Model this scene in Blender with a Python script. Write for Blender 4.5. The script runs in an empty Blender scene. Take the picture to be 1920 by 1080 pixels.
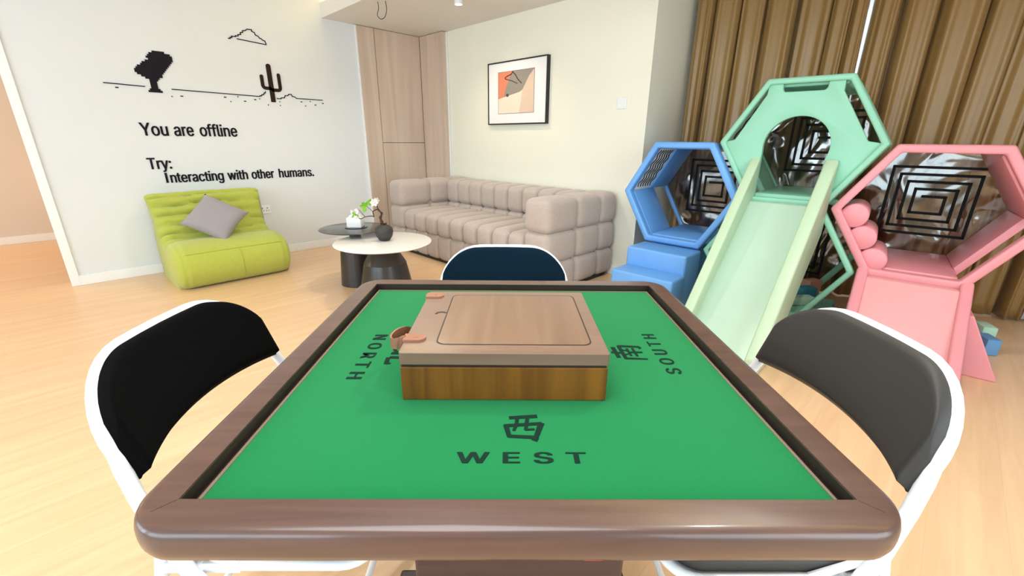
import bpy, bmesh, math, random
from mathutils import Vector, Matrix
from math import sin, cos, pi, radians as R

SC = bpy.context.scene
COL = SC.collection
rnd = random.Random(7)

# ------------------------------------------------------------------ camera
CAM = Vector((4.927, -3.285, 1.17))
PITCH, ROLL, YAW, FPX = 0.3299, -0.0099, 0.7798, 806.65
cd = bpy.data.cameras.new('camera')
cd.sensor_width = 36.0
cd.lens = FPX / 1920 * 36
cd.clip_start = 0.02
co = bpy.data.objects.new('camera', cd)
COL.objects.link(co)
rv = Vector((cos(YAW), sin(YAW), 0))
fv = Vector((-sin(YAW) * cos(PITCH), cos(YAW) * cos(PITCH), -sin(PITCH)))
dv = Vector((sin(YAW) * sin(PITCH), -cos(YAW) * sin(PITCH), -cos(PITCH)))
cx = rv * cos(ROLL) + dv * sin(ROLL)
cy = rv * sin(ROLL) - dv * cos(ROLL)
cz = -fv
M = Matrix(((cx.x, cy.x, cz.x, CAM.x), (cx.y, cy.y, cz.y, CAM.y), (cx.z, cy.z, cz.z, CAM.z), (0, 0, 0, 1)))
co.matrix_world = M
SC.camera = co

# ------------------------------------------------------------------ world, daylight, exposure
w = bpy.data.worlds.new('daylight')
SC.world = w
w.use_nodes = True
bg = w.node_tree.nodes['Background']
bg.inputs[0].default_value = (0.74, 0.90, 1.0, 1)
bg.inputs[1].default_value = 2.2

def area(name, loc, target, sx, sy, power, color):
    l = bpy.data.lights.new(name, 'AREA')
    l.shape = 'RECTANGLE'
    l.size, l.size_y, l.energy, l.color = sx, sy, power, color
    o = bpy.data.objects.new(name, l)
    COL.objects.link(o)
    o.location = loc
    d = Vector(target) - Vector(loc)
    o.rotation_euler = d.to_track_quat('-Z', 'Y').to_euler()
    return o

area('daylight_rear_window', (4.4, -6.9, 1.55), (4.2, 0, 1.0), 4.2, 2.0, 125, (0.70, 0.89, 1.0))
area('daylight_left_window', (1.85, -6.9, 1.5), (2.6, -2.5, 0.3), 2.2, 2.0, 40, (0.72, 0.88, 1.0))
area('daylight_side_window', (7.75, -2.9, 1.5), (2.5, -1.6, 0.5), 2.6, 2.0, 62, (0.86, 0.96, 1.0))
hl_ = bpy.data.lights.new('hall_night_light', 'POINT')
hl_.energy, hl_.color, hl_.shadow_soft_size = 4, (1.0, 0.55, 0.22), 0.06
ho_ = bpy.data.objects.new('hall_night_light', hl_)
COL.objects.link(ho_)
ho_.location = (-2.15, -3.12, 0.75)
area('hall_lamp', (-1.2, -5.2, 2.6), (-1.8, -4.6, 0), 0.8, 0.8, 45, (1.0, 0.72, 0.45))
area('main_ceiling_lamp', (4.2, -3.0, 2.66), (4.2, -3.0, 0), 1.4, 1.4, 46, (0.90, 0.97, 1.0))
for lx in (1.9, 4.7):
    dl = bpy.data.lights.new('ceiling_downlight', 'SPOT')
    dl.energy, dl.color, dl.spot_size, dl.spot_blend, dl.shadow_soft_size = 60, (0.97, 0.98, 0.93), R(130), 0.6, 0.035
    do = bpy.data.objects.new('ceiling_downlight', dl)
    COL.objects.link(do)
    do.location = (lx, -1.42, 2.74)

vs = SC.view_settings
vs.view_transform = 'Standard'
vs.look = 'None'
vs.gamma = 1
vs.use_curve_mapping = False
vs.exposure = 0.0

# ------------------------------------------------------------------ materials
def mat(name, col, rough=0.5, noise=None, bump=None, metal=0.0, coat=0.0, sheen=0.0, spec=0.5, emit=None):
    """principled; noise=(scale, amount) varies the colour, bump=(scale, strength) roughens the surface"""
    m = bpy.data.materials.new(name)
    m.use_nodes = True
    nt = m.node_tree
    b = nt.nodes['Principled BSDF']
    b.inputs['Base Color'].default_value = (*col, 1)
    b.inputs['Roughness'].default_value = rough
    b.inputs['Metallic'].default_value = metal
    b.inputs['Coat Weight'].default_value = coat
    b.inputs['Sheen Weight'].default_value = sheen
    b.inputs['Specular IOR Level'].default_value = spec
    tc = nt.nodes.new('ShaderNodeTexCoord')
    if noise is None:
        noise = (60.0, 0.04)
    n = nt.nodes.new('ShaderNodeTexNoise')
    n.inputs['Scale'].default_value = noise[0]
    n.inputs['Detail'].default_value = 4
    nt.links.new(tc.outputs['Object'], n.inputs['Vector'])
    mx = nt.nodes.new('ShaderNodeMix')
    mx.data_type = 'RGBA'
    a = noise[1]
    mx.inputs[6].default_value = (*[c * (1 - a) for c in col], 1)
    mx.inputs[7].default_value = (*[min(1, c * (1 + a)) for c in col], 1)
    nt.links.new(n.outputs['Fac'], mx.inputs[0])
    nt.links.new(mx.outputs[2], b.inputs['Base Color'])
    if bump:
        n2 = nt.nodes.new('ShaderNodeTexNoise')
        n2.inputs['Scale'].default_value = bump[0]
        n2.inputs['Detail'].default_value = 3
        nt.links.new(tc.outputs['Object'], n2.inputs['Vector'])
        bp = nt.nodes.new('ShaderNodeBump')
        bp.inputs['Strength'].default_value = bump[1]
        bp.inputs['Distance'].default_value = 0.01
        nt.links.new(n2.outputs['Fac'], bp.inputs['Height'])
        nt.links.new(bp.outputs['Normal'], b.inputs['Normal'])
    if emit:
        b.inputs['Emission Color'].default_value = (*emit[:3], 1)
        b.inputs['Emission Strength'].default_value = emit[3]
    return m

def wood(name, c1, c2, rough, scale, axis, coat=0.0, spec=0.5, contrast=(0.3, 0.7)):
    """long-grained wood; axis = direction of the grain"""
    m = bpy.data.materials.new(name)
    m.use_nodes = True
    nt = m.node_tree
    b = nt.nodes['Principled BSDF']
    tc = nt.nodes.new('ShaderNodeTexCoord')
    mp = nt.nodes.new('ShaderNodeMapping')
    s = [scale] * 3
    s[axis] = scale * 0.06
    mp.inputs['Scale'].default_value = s
    nt.links.new(tc.outputs['Object'], mp.inputs['Vector'])
    n = nt.nodes.new('ShaderNodeTexNoise')
    n.inputs['Scale'].default_value = 1.0
    n.inputs['Detail'].default_value = 6
    n.inputs['Distortion'].default_value = 0.6
    nt.links.new(mp.outputs[0], n.inputs['Vector'])
    cr = nt.nodes.new('ShaderNodeValToRGB')
    cr.color_ramp.elements[0].position = contrast[0]
    cr.color_ramp.elements[1].position = contrast[1]
    cr.color_ramp.elements[0].color = (*c1, 1)
    cr.color_ramp.elements[1].color = (*c2, 1)
    nt.links.new(n.outputs['Fac'], cr.inputs['Fac'])
    nt.links.new(cr.outputs['Color'], b.inputs['Base Color'])
    b.inputs['Roughness'].default_value = rough
    b.inputs['Coat Weight'].default_value = coat
    b.inputs['Coat Roughness'].default_value = 0.10
    b.inputs['Specular IOR Level'].default_value = spec
    return m

def floor_material():
    m = bpy.data.materials.new('oak_laminate')
    m.use_nodes = True
    nt = m.node_tree
    b = nt.nodes['Principled BSDF']
    tc = nt.nodes.new('ShaderNodeTexCoord')
    mp = nt.nodes.new('ShaderNodeMapping')
    mp.inputs['Rotation'].default_value = (0, 0, R(90))
    nt.links.new(tc.outputs['Object'], mp.inputs['Vector'])
    br = nt.nodes.new('ShaderNodeTexBrick')
    br.offset = 0.37
    br.inputs['Scale'].default_value = 1.0
    br.inputs['Brick Width'].default_value = 1.25
    br.inputs['Row Height'].default_value = 0.19
    br.inputs['Mortar Size'].default_value = 0.0012
    br.inputs['Mortar Smooth'].default_value = 0.3
    br.inputs['Bias'].default_value = 0.0
    br.inputs['Color1'].default_value = (0.79, 0.53, 0.315, 1)
    br.inputs['Color2'].default_value = (0.765, 0.51, 0.30, 1)
    br.inputs['Mortar'].default_value = (0.715, 0.47, 0.27, 1)
    nt.links.new(mp.outputs[0], br.inputs['Vector'])
    mp2 = nt.nodes.new('ShaderNodeMapping')
    mp2.inputs['Scale'].default_value = (14, 0.9, 1)
    nt.links.new(tc.outputs['Object'], mp2.inputs['Vector'])
    n = nt.nodes.new('ShaderNodeTexNoise')
    n.inputs['Scale'].default_value = 1.6
    n.inputs['Detail'].default_value = 6
    n.inputs['Distortion'].default_value = 0.8
    nt.links.new(mp2.outputs[0], n.inputs['Vector'])
    cr = nt.nodes.new('ShaderNodeValToRGB')
    cr.color_ramp.elements[0].position = 0.3
    cr.color_ramp.elements[1].position = 0.7
    cr.color_ramp.elements[0].color = (0.92, 0.89, 0.86, 1)
    cr.color_ramp.elements[1].color = (1.06, 1.06, 1.06, 1)
    nt.links.new(n.outputs['Fac'], cr.inputs['Fac'])
    mx = nt.nodes.new('ShaderNodeMix')
    mx.data_type = 'RGBA'
    mx.blend_type = 'MULTIPLY'
    mx.inputs[0].default_value = 1.0
    nt.links.new(br.outputs['Color'], mx.inputs[6])
    nt.links.new(cr.outputs['Color'], mx.inputs[7])
    nt.links.new(mx.outputs[2], b.inputs['Base Color'])
    b.inputs['Roughness'].default_value = 0.33
    b.inputs['Specular IOR Level'].default_value = 0.55
    return m

def clear_vinyl(name, tint, gloss, bump):
    m = bpy.data.materials.new(name)
    m.use_nodes = True
    nt = m.node_tree
    nt.nodes.remove(nt.nodes['Principled BSDF'])
    out = nt.nodes['Material Output']
    tr = nt.nodes.new('ShaderNodeBsdfTransparent')
    tr.inputs[0].default_value = (*tint, 1)
    gl = nt.nodes.new('ShaderNodeBsdfGlossy')
    gl.inputs['Roughness'].default_value = 0.07
    gl.inputs[0].default_value = (1, 1, 1, 1)
    tc = nt.nodes.new('ShaderNodeTexCoord')
    n = nt.nodes.new('ShaderNodeTexNoise')
    n.inputs['Scale'].default_value = 3.2
    n.inputs['Detail'].default_value = 1
    n.inputs['Distortion'].default_value = 1.2
    nt.links.new(tc.outputs['Object'], n.inputs['Vector'])
    bp = nt.nodes.new('ShaderNodeBump')
    bp.inputs['Strength'].default_value = bump
    bp.inputs['Distance'].default_value = 0.08
    nt.links.new(n.outputs['Fac'], bp.inputs['Height'])
    nt.links.new(bp.outputs['Normal'], gl.inputs['Normal'])
    mx = nt.nodes.new('ShaderNodeMixShader')
    mx.inputs[0].default_value = gloss
    nt.links.new(tr.outputs[0], mx.inputs[1])
    nt.links.new(gl.outputs[0], mx.inputs[2])
    nt.links.new(mx.outputs[0], out.inputs['Surface'])
    return m

def art_material():
    """flat abstract print: orange, grey, cream and sand fields with a thin hanger line"""
    m = bpy.data.materials.new('print_fields')
    m.use_nodes = True
    return m

MT = {}
MT['wall_cream'] = mat('wall_cream', (0.85, 0.83, 0.71), 0.75, (3, 0.02), (220, 0.03))
MT['wall_white'] = mat('wall_white', (0.735, 0.755, 0.765), 0.75, (3, 0.02), (220, 0.03))
MT['wall_hall'] = mat('wall_hall', (0.70, 0.62, 0.55), 0.75, (3, 0.02), (220, 0.03))
MT['ceiling'] = mat('ceiling_paint', (0.78, 0.745, 0.70), 0.8, (3, 0.02))
MT['white_trim'] = mat('white_trim', (0.86, 0.86, 0.86), 0.4)
MT['floor'] = floor_material()
MT['panel_wood'] = wood('pale_oak_veneer', (0.56, 0.425, 0.33), (0.69, 0.545, 0.45), 0.5, 9, 2)
MT['panel_gap'] = mat('panel_gap', (0.10, 0.07, 0.05), 0.7)
MT['table_wood'] = wood('dark_table_wood', (0.072, 0.034, 0.026), (0.112, 0.056, 0.043), 0.33, 60, 0, 0.40, 0.5)
MT['table_dark'] = wood('dark_table_body', (0.028, 0.013, 0.014), (0.050, 0.024, 0.024), 0.38, 60, 0)
MT['table_lip'] = mat('brown_lip', (0.020, 0.012, 0.009), 0.45)
MT['bead'] = mat('pale_bead', (0.20, 0.14, 0.095), 0.5)
MT['felt'] = mat('green_felt', (0.006, 0.175, 0.052), 0.95, (900, 0.12), (1500, 0.10), sheen=0.08, spec=0.2)
MT['felt_ink'] = mat('dark_green_ink', (0.003, 0.022, 0.013), 0.9, spec=0.2)
MT['box_lid'] = wood('walnut_lid', (0.16, 0.085, 0.050), (0.23, 0.135, 0.085), 0.30, 26, 1, 0.25, 0.6)
MT['box_rim'] = wood('lid_rim_wood', (0.17, 0.098, 0.068), (0.21, 0.125, 0.088), 0.32, 30, 0, 0.25, 0.6)
MT['box_side'] = wood('walnut_side', (0.080, 0.026, 0.003), (0.215, 0.080, 0.008), 0.38, 26, 2)
MT['leather'] = mat('tan_leather', (0.30, 0.13, 0.075), 0.42, (300, 0.10), (500, 0.15))
MT['brass'] = mat('brass', (0.75, 0.55, 0.25), 0.25, metal=1.0)
MT['pad_shaded'] = mat('black_pad_shaded', (0.0012, 0.0012, 0.0014), 0.95, (700, 0.25), (1100, 0.2), spec=0.10)  # black pad turned away from the daylight, its shade put into the colour
MT['pad_lit'] = mat('black_pad_lit', (0.032, 0.030, 0.028), 0.50, (700, 0.2), (1100, 0.12), spec=0.45)  # black pad facing the light, its grey sheen put into the colour
MT['pad_navy'] = mat('navy_chair_fabric', (0.0015, 0.011, 0.022), 0.9, (700, 0.25), (1100, 0.2), spec=0.10)
MT['white_metal'] = mat('white_metal', (0.84, 0.85, 0.88), 0.28)
MT['black_rubber'] = mat('black_rubber', (0.015, 0.015, 0.015), 0.6)
MT['sofa'] = mat('taupe_suede', (0.44, 0.362, 0.315), 0.9, (35, 0.10), (400, 0.12), sheen=0.3)
MT['sofa_foot'] = mat('sofa_foot', (0.02, 0.018, 0.016), 0.6)
MT['togo'] = mat('lime_corduroy', (0.44, 0.48, 0.068), 0.88, (40, 0.08), (500, 0.15), sheen=0.3)
MT['togo_seam'] = mat('lime_seam', (0.40, 0.43, 0.055), 0.9)
MT['cushion'] = mat('grey_cushion_fabric', (0.33, 0.30, 0.32), 0.92, (500, 0.2), (700, 0.2), sheen=0.2)
MT['blue_pad'] = mat('blue_soft_vinyl', (0.135, 0.355, 0.75), 0.40, (8, 0.05), (9, 0.05))
MT['green_pad'] = mat('mint_soft_vinyl', (0.265, 0.59, 0.425), 0.42, (8, 0.04), (9, 0.05))
MT['green_slide'] = mat('pale_mint_slide', (0.46, 0.63, 0.50), 0.30, (8, 0.03), (6, 0.04))
MT['green_rail'] = mat('pale_lime_rail', (0.47, 0.61, 0.42), 0.38, (8, 0.03), (9, 0.04))
MT['pink_pad'] = mat('pink_soft_vinyl', (0.76, 0.29, 0.325), 0.42, (8, 0.05), (9, 0.05))
MT['pink_slide'] = mat('pale_pink_slide', (0.80, 0.37, 0.38), 0.30, (8, 0.03), (6, 0.04))
MT['foam_teal'] = mat('teal_foam', (0.05, 0.30, 0.42), 0.7)
MT['foam_blue'] = mat('blue_foam', (0.14, 0.33, 0.62), 0.7)
MT['foam_mint'] = mat('mint_foam', (0.42, 0.68, 0.50), 0.7)
MT['foam_salmon'] = mat('salmon_foam', (0.72, 0.36, 0.26), 0.7)
MT['vinyl'] = clear_vinyl('clear_vinyl', (0.70, 0.66, 0.60), 0.09, 0.30)
def frosted(name, col, clear):
    m = bpy.data.materials.new(name)
    m.use_nodes = True
    nt = m.node_tree
    nt.nodes.remove(nt.nodes['Principled BSDF'])
    out = nt.nodes['Material Output']
    tr = nt.nodes.new('ShaderNodeBsdfTransparent')
    tr.inputs[0].default_value = (0.98, 0.98, 0.97, 1)
    df = nt.nodes.new('ShaderNodeBsdfDiffuse')
    df.inputs[0].default_value = (*col, 1)
    b = nt.nodes.new('ShaderNodeMixShader')
    b.inputs[0].default_value = clear
    nt.links.new(df.outputs[0], b.inputs[1]); nt.links.new(tr.outputs[0], b.inputs[2])
    nt.links.new(b.outputs[0], out.inputs['Surface'])
    return m
MT['mesh_grey'] = frosted('grey_frosted_film', (0.88, 0.87, 0.84), 0.40)
MT['print_black'] = mat('black_print', (0.004, 0.004, 0.004), 0.6, spec=0.2)
MT['curtain'] = mat('bronze_satin', (0.30, 0.172, 0.050), 0.36, (300, 0.12), (500, 0.05), sheen=0.1, spec=0.6)
MT['sheer'] = mat('white_sheer', (0.75, 0.76, 0.78), 0.8)
MT['black_metal'] = mat('dark_bronze_metal', (0.050, 0.045, 0.043), 0.30, metal=0.35)
MT['black_top'] = mat('smoked_table_top', (0.045, 0.042, 0.040), 0.16)
MT['stone_top'] = mat('white_marble', (0.84, 0.82, 0.77), 0.22, (4, 0.05))
MT['vase'] = mat('charcoal_stoneware', (0.035, 0.033, 0.030), 0.55, (60, 0.25), (90, 0.3))
MT['branch'] = mat('brown_bark', (0.055, 0.028, 0.012), 0.8, (60, 0.3), (120, 0.4))
MT['leaf'] = mat('bright_leaf', (0.22, 0.50, 0.030), 0.5, (30, 0.2))
MT['petal'] = mat('white_petal', (0.85, 0.80, 0.78), 0.6)
MT['tissue'] = mat('white_ceramic', (0.84, 0.84, 0.84), 0.35)
MT['plate'] = mat('white_plastic', (0.85, 0.86, 0.88), 0.35)
MT['slot'] = mat('dark_slot', (0.02, 0.02, 0.02), 0.6)
MT['letter'] = mat('black_acrylic', (0.004, 0.003, 0.007), 0.6, spec=0.2)
MT['cactus'] = mat('dark_brown_acrylic', (0.020, 0.009, 0.005), 0.6, spec=0.2)
MT['red_tab'] = mat('red_plastic', (0.65, 0.03, 0.05), 0.4)
MT['mount'] = mat('white_mount', (0.86, 0.85, 0.86), 0.6)
MT['frame_black'] = mat('black_frame', (0.012, 0.010, 0.010), 0.35)
MT['art_orange'] = mat('orange_ink', (0.72, 0.23, 0.13), 0.7)
MT['art_grey'] = mat('warm_grey_ink', (0.29, 0.26, 0.225), 0.7)
MT['art_cream'] = mat('cream_ink', (0.80, 0.70, 0.57), 0.7)
MT['art_sand'] = mat('sand_ink', (0.72, 0.54, 0.42), 0.7)
MT['art_line'] = mat('dark_line_ink', (0.10, 0.055, 0.05), 0.7)
MT['lamp_glow'] = mat('lamp_lens', (1, 1, 1), 0.4, emit=(1.0, 0.92, 0.8, 14))
MT['strip_glow'] = mat('led_strip', (1, 0.9, 0.5), 0.4, emit=(1.0, 0.78, 0.26, 45))
MT['window_glass'] = clear_vinyl('window_glass', (0.95, 0.97, 0.97), 0.06, 0.0)

# ------------------------------------------------------------------ mesh helpers
class MB:
    def __init__(s):
        s.v, s.f = [], []
    def add(s, vs_, fs_):
        n = len(s.v)
        s.v += [tuple(p) for p in vs_]
        s.f += [tuple(i + n for i in f) for f in fs_]
        return s
    def box(s, x0, x1, y0, y1, z0, z1):
        return s.add([(x0, y0, z0), (x1, y0, z0), (x1, y1, z0), (x0, y1, z0), (x0, y0, z1), (x1, y0, z1), (x1, y1, z1), (x0, y1, z1)],
                     [(0, 3, 2, 1), (4, 5, 6, 7), (0, 1, 5, 4), (1, 2, 6, 5), (2, 3, 7, 6), (3, 0, 4, 7)])
    def prism(s, poly, a0, a1, plane='xz'):
        """extrude a 2-D outline; plane names its two axes"""
        def P(p, d):
            if plane == 'xz': return (p[0], d, p[1])
            if plane == 'yz': return (d, p[0], p[1])
            return (p[0], p[1], d)
        n = len(poly)
        vs_ = [P(p, a0) for p in poly] + [P(p, a1) for p in poly]
        fs_ = [tuple(range(n)), tuple(reversed(range(n, 2 * n)))] + [(i, i + n, (i + 1) % n + n, (i + 1) % n) for i in range(n)]
        return s.add(vs_, fs_)
    def tube(s, pts, r, n=10, closed=False, caps=True):
        pts = [Vector(p) for p in pts]
        m = len(pts)
        rs = r if isinstance(r, (list, tuple)) else [r] * m
        tang = []
        for i in range(m):
            a = pts[(i - 1) % m] if (closed or i > 0) else pts[i]
            b = pts[(i + 1) % m] if (closed or i < m - 1) else pts[i]
            tang.append((b - a).normalized())
        up = Vector((0, 0, 1)) if abs(tang[0].z) < 0.9 else Vector((1, 0, 0))
        nrm = (up - tang[0] * up.dot(tang[0])).normalized()
        vs_ = []
        for i in range(m):
            nrm = (nrm - tang[i] * nrm.dot(tang[i])).normalized()
            bi = tang[i].cross(nrm)
            for k in range(n):
                a = 2 * pi * k / n
                vs_.append(pts[i] + (nrm * cos(a) + bi * sin(a)) * rs[i])
        fs_ = []
        for i in range(m if closed else m - 1):
            j = (i + 1) % m
            for k in range(n):
                l = (k + 1) % n
                fs_.append((i * n + k, i * n + l, j * n + l, j * n + k))
        if not closed and caps:
            fs_.append(tuple(reversed(range(n))))
            fs_.append(tuple(range((m - 1) * n, m * n)))
        return s.add(vs_, fs_)
    def lathe(s, prof, n=48, c=(0, 0, 0)):
        vs_, fs_ = [], []
        m = len(prof)
        for (r, z) in prof:
            for k in range(n):
                a = 2 * pi * k / n
                vs_.append((c[0] + max(r, 1e-4) * cos(a), c[1] + max(r, 1e-4) * sin(a), c[2] + z))
        for i in range(m - 1):
            for k in range(n):
                l = (k + 1) % n
                fs_.append((i * n + k, i * n + l, (i + 1) * n + l, (i + 1) * n + k))
        fs_.append(tuple(reversed(range(n))))
        fs_.append(tuple(range((m - 1) * n, m * n)))
        return s.add(vs_, fs_)
    def pillow(s, c, h, r, bulge=0.0, n=8):
        """rounded box with centre c, half sizes h, edge radius r and swollen faces"""
        lay = {}
        fs_ = []
        vs_ = []
        def vert(i, j, k):
            key = (i, j, k)
            if key in lay: return lay[key]
            p = [2 * t / n - 1 for t in key]
            # bunch samples toward the edges so the rounding is smooth
            p = [math.copysign(abs(t) ** 0.6, t) for t in p]
            q = [t * hh for t, hh in zip(p, h)]
            rr = [min(r, hh * 0.98) for hh in h]
            core = [max(-(hh - rk), min(hh - rk, t)) for t, hh, rk in zip(q, h, rr)]
            d = Vector([t - cc for t, cc in zip(q, core)])
            if d.length > 1e-9:
                e = Vector([dd / rk for dd, rk in zip(d, rr)])
                e = e / max(1e-9, e.length) if e.length > 0 else e
                mm = max(abs(dd / rk) for dd, rk in zip(d, rr))
                d = Vector([ee * rk * mm for ee, rk in zip(e, rr)])
            o = [cc + dd for cc, dd in zip(core, d)]
            for ax in range(3):
                u, v_ = p[(ax + 1) % 3], p[(ax + 2) % 3]
                if abs(abs(p[ax]) - 1) < 1e-6:
                    o[ax] += math.copysign(bulge * (1 - u * u) * (1 - v_ * v_), p[ax])
            lay[key] = len(vs_)
            vs_.append((c[0] + o[0], c[1] + o[1], c[2] + o[2]))
            return lay[key]
        for ax in range(3):
            for side in (0, n):
                for i in range(n):
                    for j in range(n):
                        def K(a, b):
                            t = [0, 0, 0]
                            t[ax] = side; t[(ax + 1) % 3] = a; t[(ax + 2) % 3] = b
                            return vert(*t)
                        q = (K(i, j), K(i + 1, j), K(i + 1, j + 1), K(i, j + 1))
                        fs_.append(q if side else tuple(reversed(q)))
        return s.add(vs_, fs_)

def bevel(bm, off, seg=2, ang=30):
    es = [e for e in bm.edges if len(e.link_faces) == 2 and e.calc_face_angle(0) > R(ang)]
    if es:
        bmesh.ops.bevel(bm, geom=es, offset=off, segments=seg, profile=0.5, affect='EDGES', clamp_overlap=True)

def obj(name, mb, m, parent=None, smooth=None, bev=None, seg=2, merge=False):
    me = bpy.data.meshes.new(name)
    bm = bmesh.new()
    vv = [bm.verts.new(p) for p in mb.v]
    for f in mb.f:
        try:
            bm.faces.new([vv[i] for i in f])
        except ValueError:
            pass
    if merge:
        bmesh.ops.remove_doubles(bm, verts=bm.verts, dist=1e-5)
    bmesh.ops.recalc_face_normals(bm, faces=bm.faces)
    if bev:
        bevel(bm, bev, seg)
    bm.to_mesh(me)
    bm.free()
    me.materials.append(MT[m] if isinstance(m, str) else m)
    if smooth is not None:
        me.polygons.foreach_set('use_smooth', [True] * len(me.polygons))
        if smooth < 180:
            me.set_sharp_from_angle(angle=R(smooth))
    o = bpy.data.objects.new(name, me)
    COL.objects.link(o)
    if parent is not None:
        o.parent = parent
    return o

def tag(o, label, cat, group=None):
    o['label'] = label
    o['category'] = cat
    if group:
        o['group'] = group
    return o

def thing(name, label, cat, loc=(0, 0, 0), rz=0.0, group=None):
    o = bpy.data.objects.new(name, None)
    o.empty_display_size = 0.1
    COL.objects.link(o)
    o.location = loc
    o.rotation_euler = (0, 0, rz)
    return tag(o, label, cat, group)

def struct(name, mb, m, **k):
    o = obj(name, mb, m, **k)
    o['kind'] = 'structure'
    return o

def catmull(pts, per=6, closed=False):
    pts = [Vector(p) for p in pts]
    n = len(pts)
    out = []
    for i in range(n if closed else n - 1):
        g = lambda k: pts[k % n] if closed else pts[max(0, min(n - 1, k))]
        p0, p1, p2, p3 = g(i - 1), g(i), g(i + 1), g(i + 2)
        for j in range(per):
            t = j / per
            out.append(0.5 * ((2 * p1) + (p2 - p0) * t + (2 * p0 - 5 * p1 + 4 * p2 - p3) * t * t + (3 * p1 - p0 - 3 * p2 + p3) * t ** 3))
    if not closed:
        out.append(pts[-1])
    return out

def arc2(cx_, cy_, r, a0, a1, n):
    return [(cx_ + r * cos(R(a0 + (a1 - a0) * i / n)), cy_ + r * sin(R(a0 + (a1 - a0) * i / n))) for i in range(n + 1)]

def round_rect(x0, x1, y0, y1, r, n=6):
    return arc2(x1 - r, y0 + r, r, -90, 0, n) + arc2(x1 - r, y1 - r, r, 0, 90, n) + arc2(x0 + r, y1 - r, r, 90, 180, n) + arc2(x0 + r, y0 + r, r, 180, 270, n)

def house_font():
    # the sans-serif that ships inside Blender; the built-in face if it is missing
    import os
    try:
        return bpy.data.fonts.load(os.path.join(bpy.utils.system_resource('DATAFILES'), 'fonts', 'Inter.woff2'))
    except Exception:
        return None
FONT = house_font()

def text_mesh(s, extrude=0.0, offset=0.0, spacing=1.0):
    """outline of a string as vertices and faces, scaled later"""
    c = bpy.data.curves.new('lettering', 'FONT')
    c.body = s
    if FONT:
        c.font = FONT
    c.size = 1.0
    c.extrude = extrude
    c.offset = offset
    c.space_character = spacing
    c.resolution_u = 4
    o = bpy.data.objects.new('lettering', c)
    COL.objects.link(o)
    dg = bpy.context.evaluated_depsgraph_get()
    me = bpy.data.meshes.new_from_object(o.evaluated_get(dg))
    vs_ = [tuple(v.co) for v in me.vertices]
    fs_ = [tuple(p.vertices) for p in me.polygons]
    bpy.data.objects.remove(o)
    bpy.data.curves.remove(c)
    bpy.data.meshes.remove(me)
    return vs_, fs_

CAP = max(v[1] for v in text_mesh('H')[0])       # height of a capital in the loaded face

def lettering(s, width, height, thick, fn, offset=0.02, spacing=1.0, ref=None, b=0.0033):
    """a word as a mesh: x over width, y over height (capital height), z to thick, mapped by fn(x, y, z)"""
    vs_, fs_ = text_mesh(s, 0.5, offset, spacing)
    x0 = min(v[0] for v in vs_); x1 = max(v[0] for v in vs_)
    cap = ref or CAP
    mb = MB()
    # heavier strokes: the outline again, shifted a little each way
    for k, (dx, dy) in enumerate(((0, 0), (-b, 0), (b, 0), (-.6 * b, .5), (.6 * b, -.5), (.6 * b, .5), (-.6 * b, -.5))):
        mb.add([fn((v[0] - x0) / (x1 - x0) * width * 0.97 + 0.015 * width + dx, v[1] / cap * height * .97 + dy * 0.022 * height, (v[2] + 0.5) * thick * (1 - 0.03 * k)) for v in vs_], fs_)
    return mb

# ------------------------------------------------------------------ the room
YW_ = 0.12           # sofa wall
XC = 3.066           # outer corner of the sofa wall
ZS = 2.33            # dropped ceiling
ZC = 2.78            # main ceiling
YS = -1.10           # edge of the dropped ceiling
YT = -3.44           # end of the lettered wall
YR = -6.6            # rear wall with windows
XR = 7.5             # side wall

struct('floor', MB().box(-2.7, XR + 0.2, YR - 0.2, 2.2, -0.06, 0.0), 'floor')
struct('wall_left', MB().box(-0.14, 0.0, YT, YW_ + 0.12, 0.0, ZC), 'wall_white')
struct('wall_sofa', MB().box(0.0, XC, YW_, YW_ + 0.12, 0.0, ZC), 'wall_cream')
# window recess behind the curtains: a return, then an angled window wall
struct('wall_return', MB().box(XC - 0.12, XC, YW_ + 0.12, 1.0, 0.0, ZC), 'wall_cream')
def cl(x):            # line of the window wall
    return 0.92 + 0.29 * (x - 3.075)
wm = MB()
for (xa, xb, za, zb) in ((3.0, 3.3, 0, ZC), (3.3, 3.75, 0, ZC), (3.75, 5.3, 0, 0.25), (3.75, 5.3, 2.45, ZC), (5.3, 6.9, 0, ZC), (6.9, XR + 0.1, 0, ZC)):
    wm.prism([(xa, cl(xa)), (xb, cl(xb)), (xb, cl(xb) + 0.15), (xa, cl(xa) + 0.15)], za, zb, 'xy')
struct('wall_window', wm, 'wall_cream')
fm = MB()
for xa in (3.75, 4.6, 5.24):
    fm.prism([(xa, cl(xa) + 0.04), (xa + 0.06, cl(xa + 0.06) + 0.04), (xa + 0.06, cl(xa + 0.06) + 0.1), (xa, cl(xa) + 0.1)], 0.25, 2.45, 'xy')
for za in (0.25, 2.39):
    fm.prism([(3.75, cl(3.75) + 0.04), (5.3, cl(5.3) + 0.04), (5.3, cl(5.3) + 0.1), (3.75, cl(3.75) + 0.1)], za, za + 0.06, 'xy')
struct('window_1', fm, 'white_trim')
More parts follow.
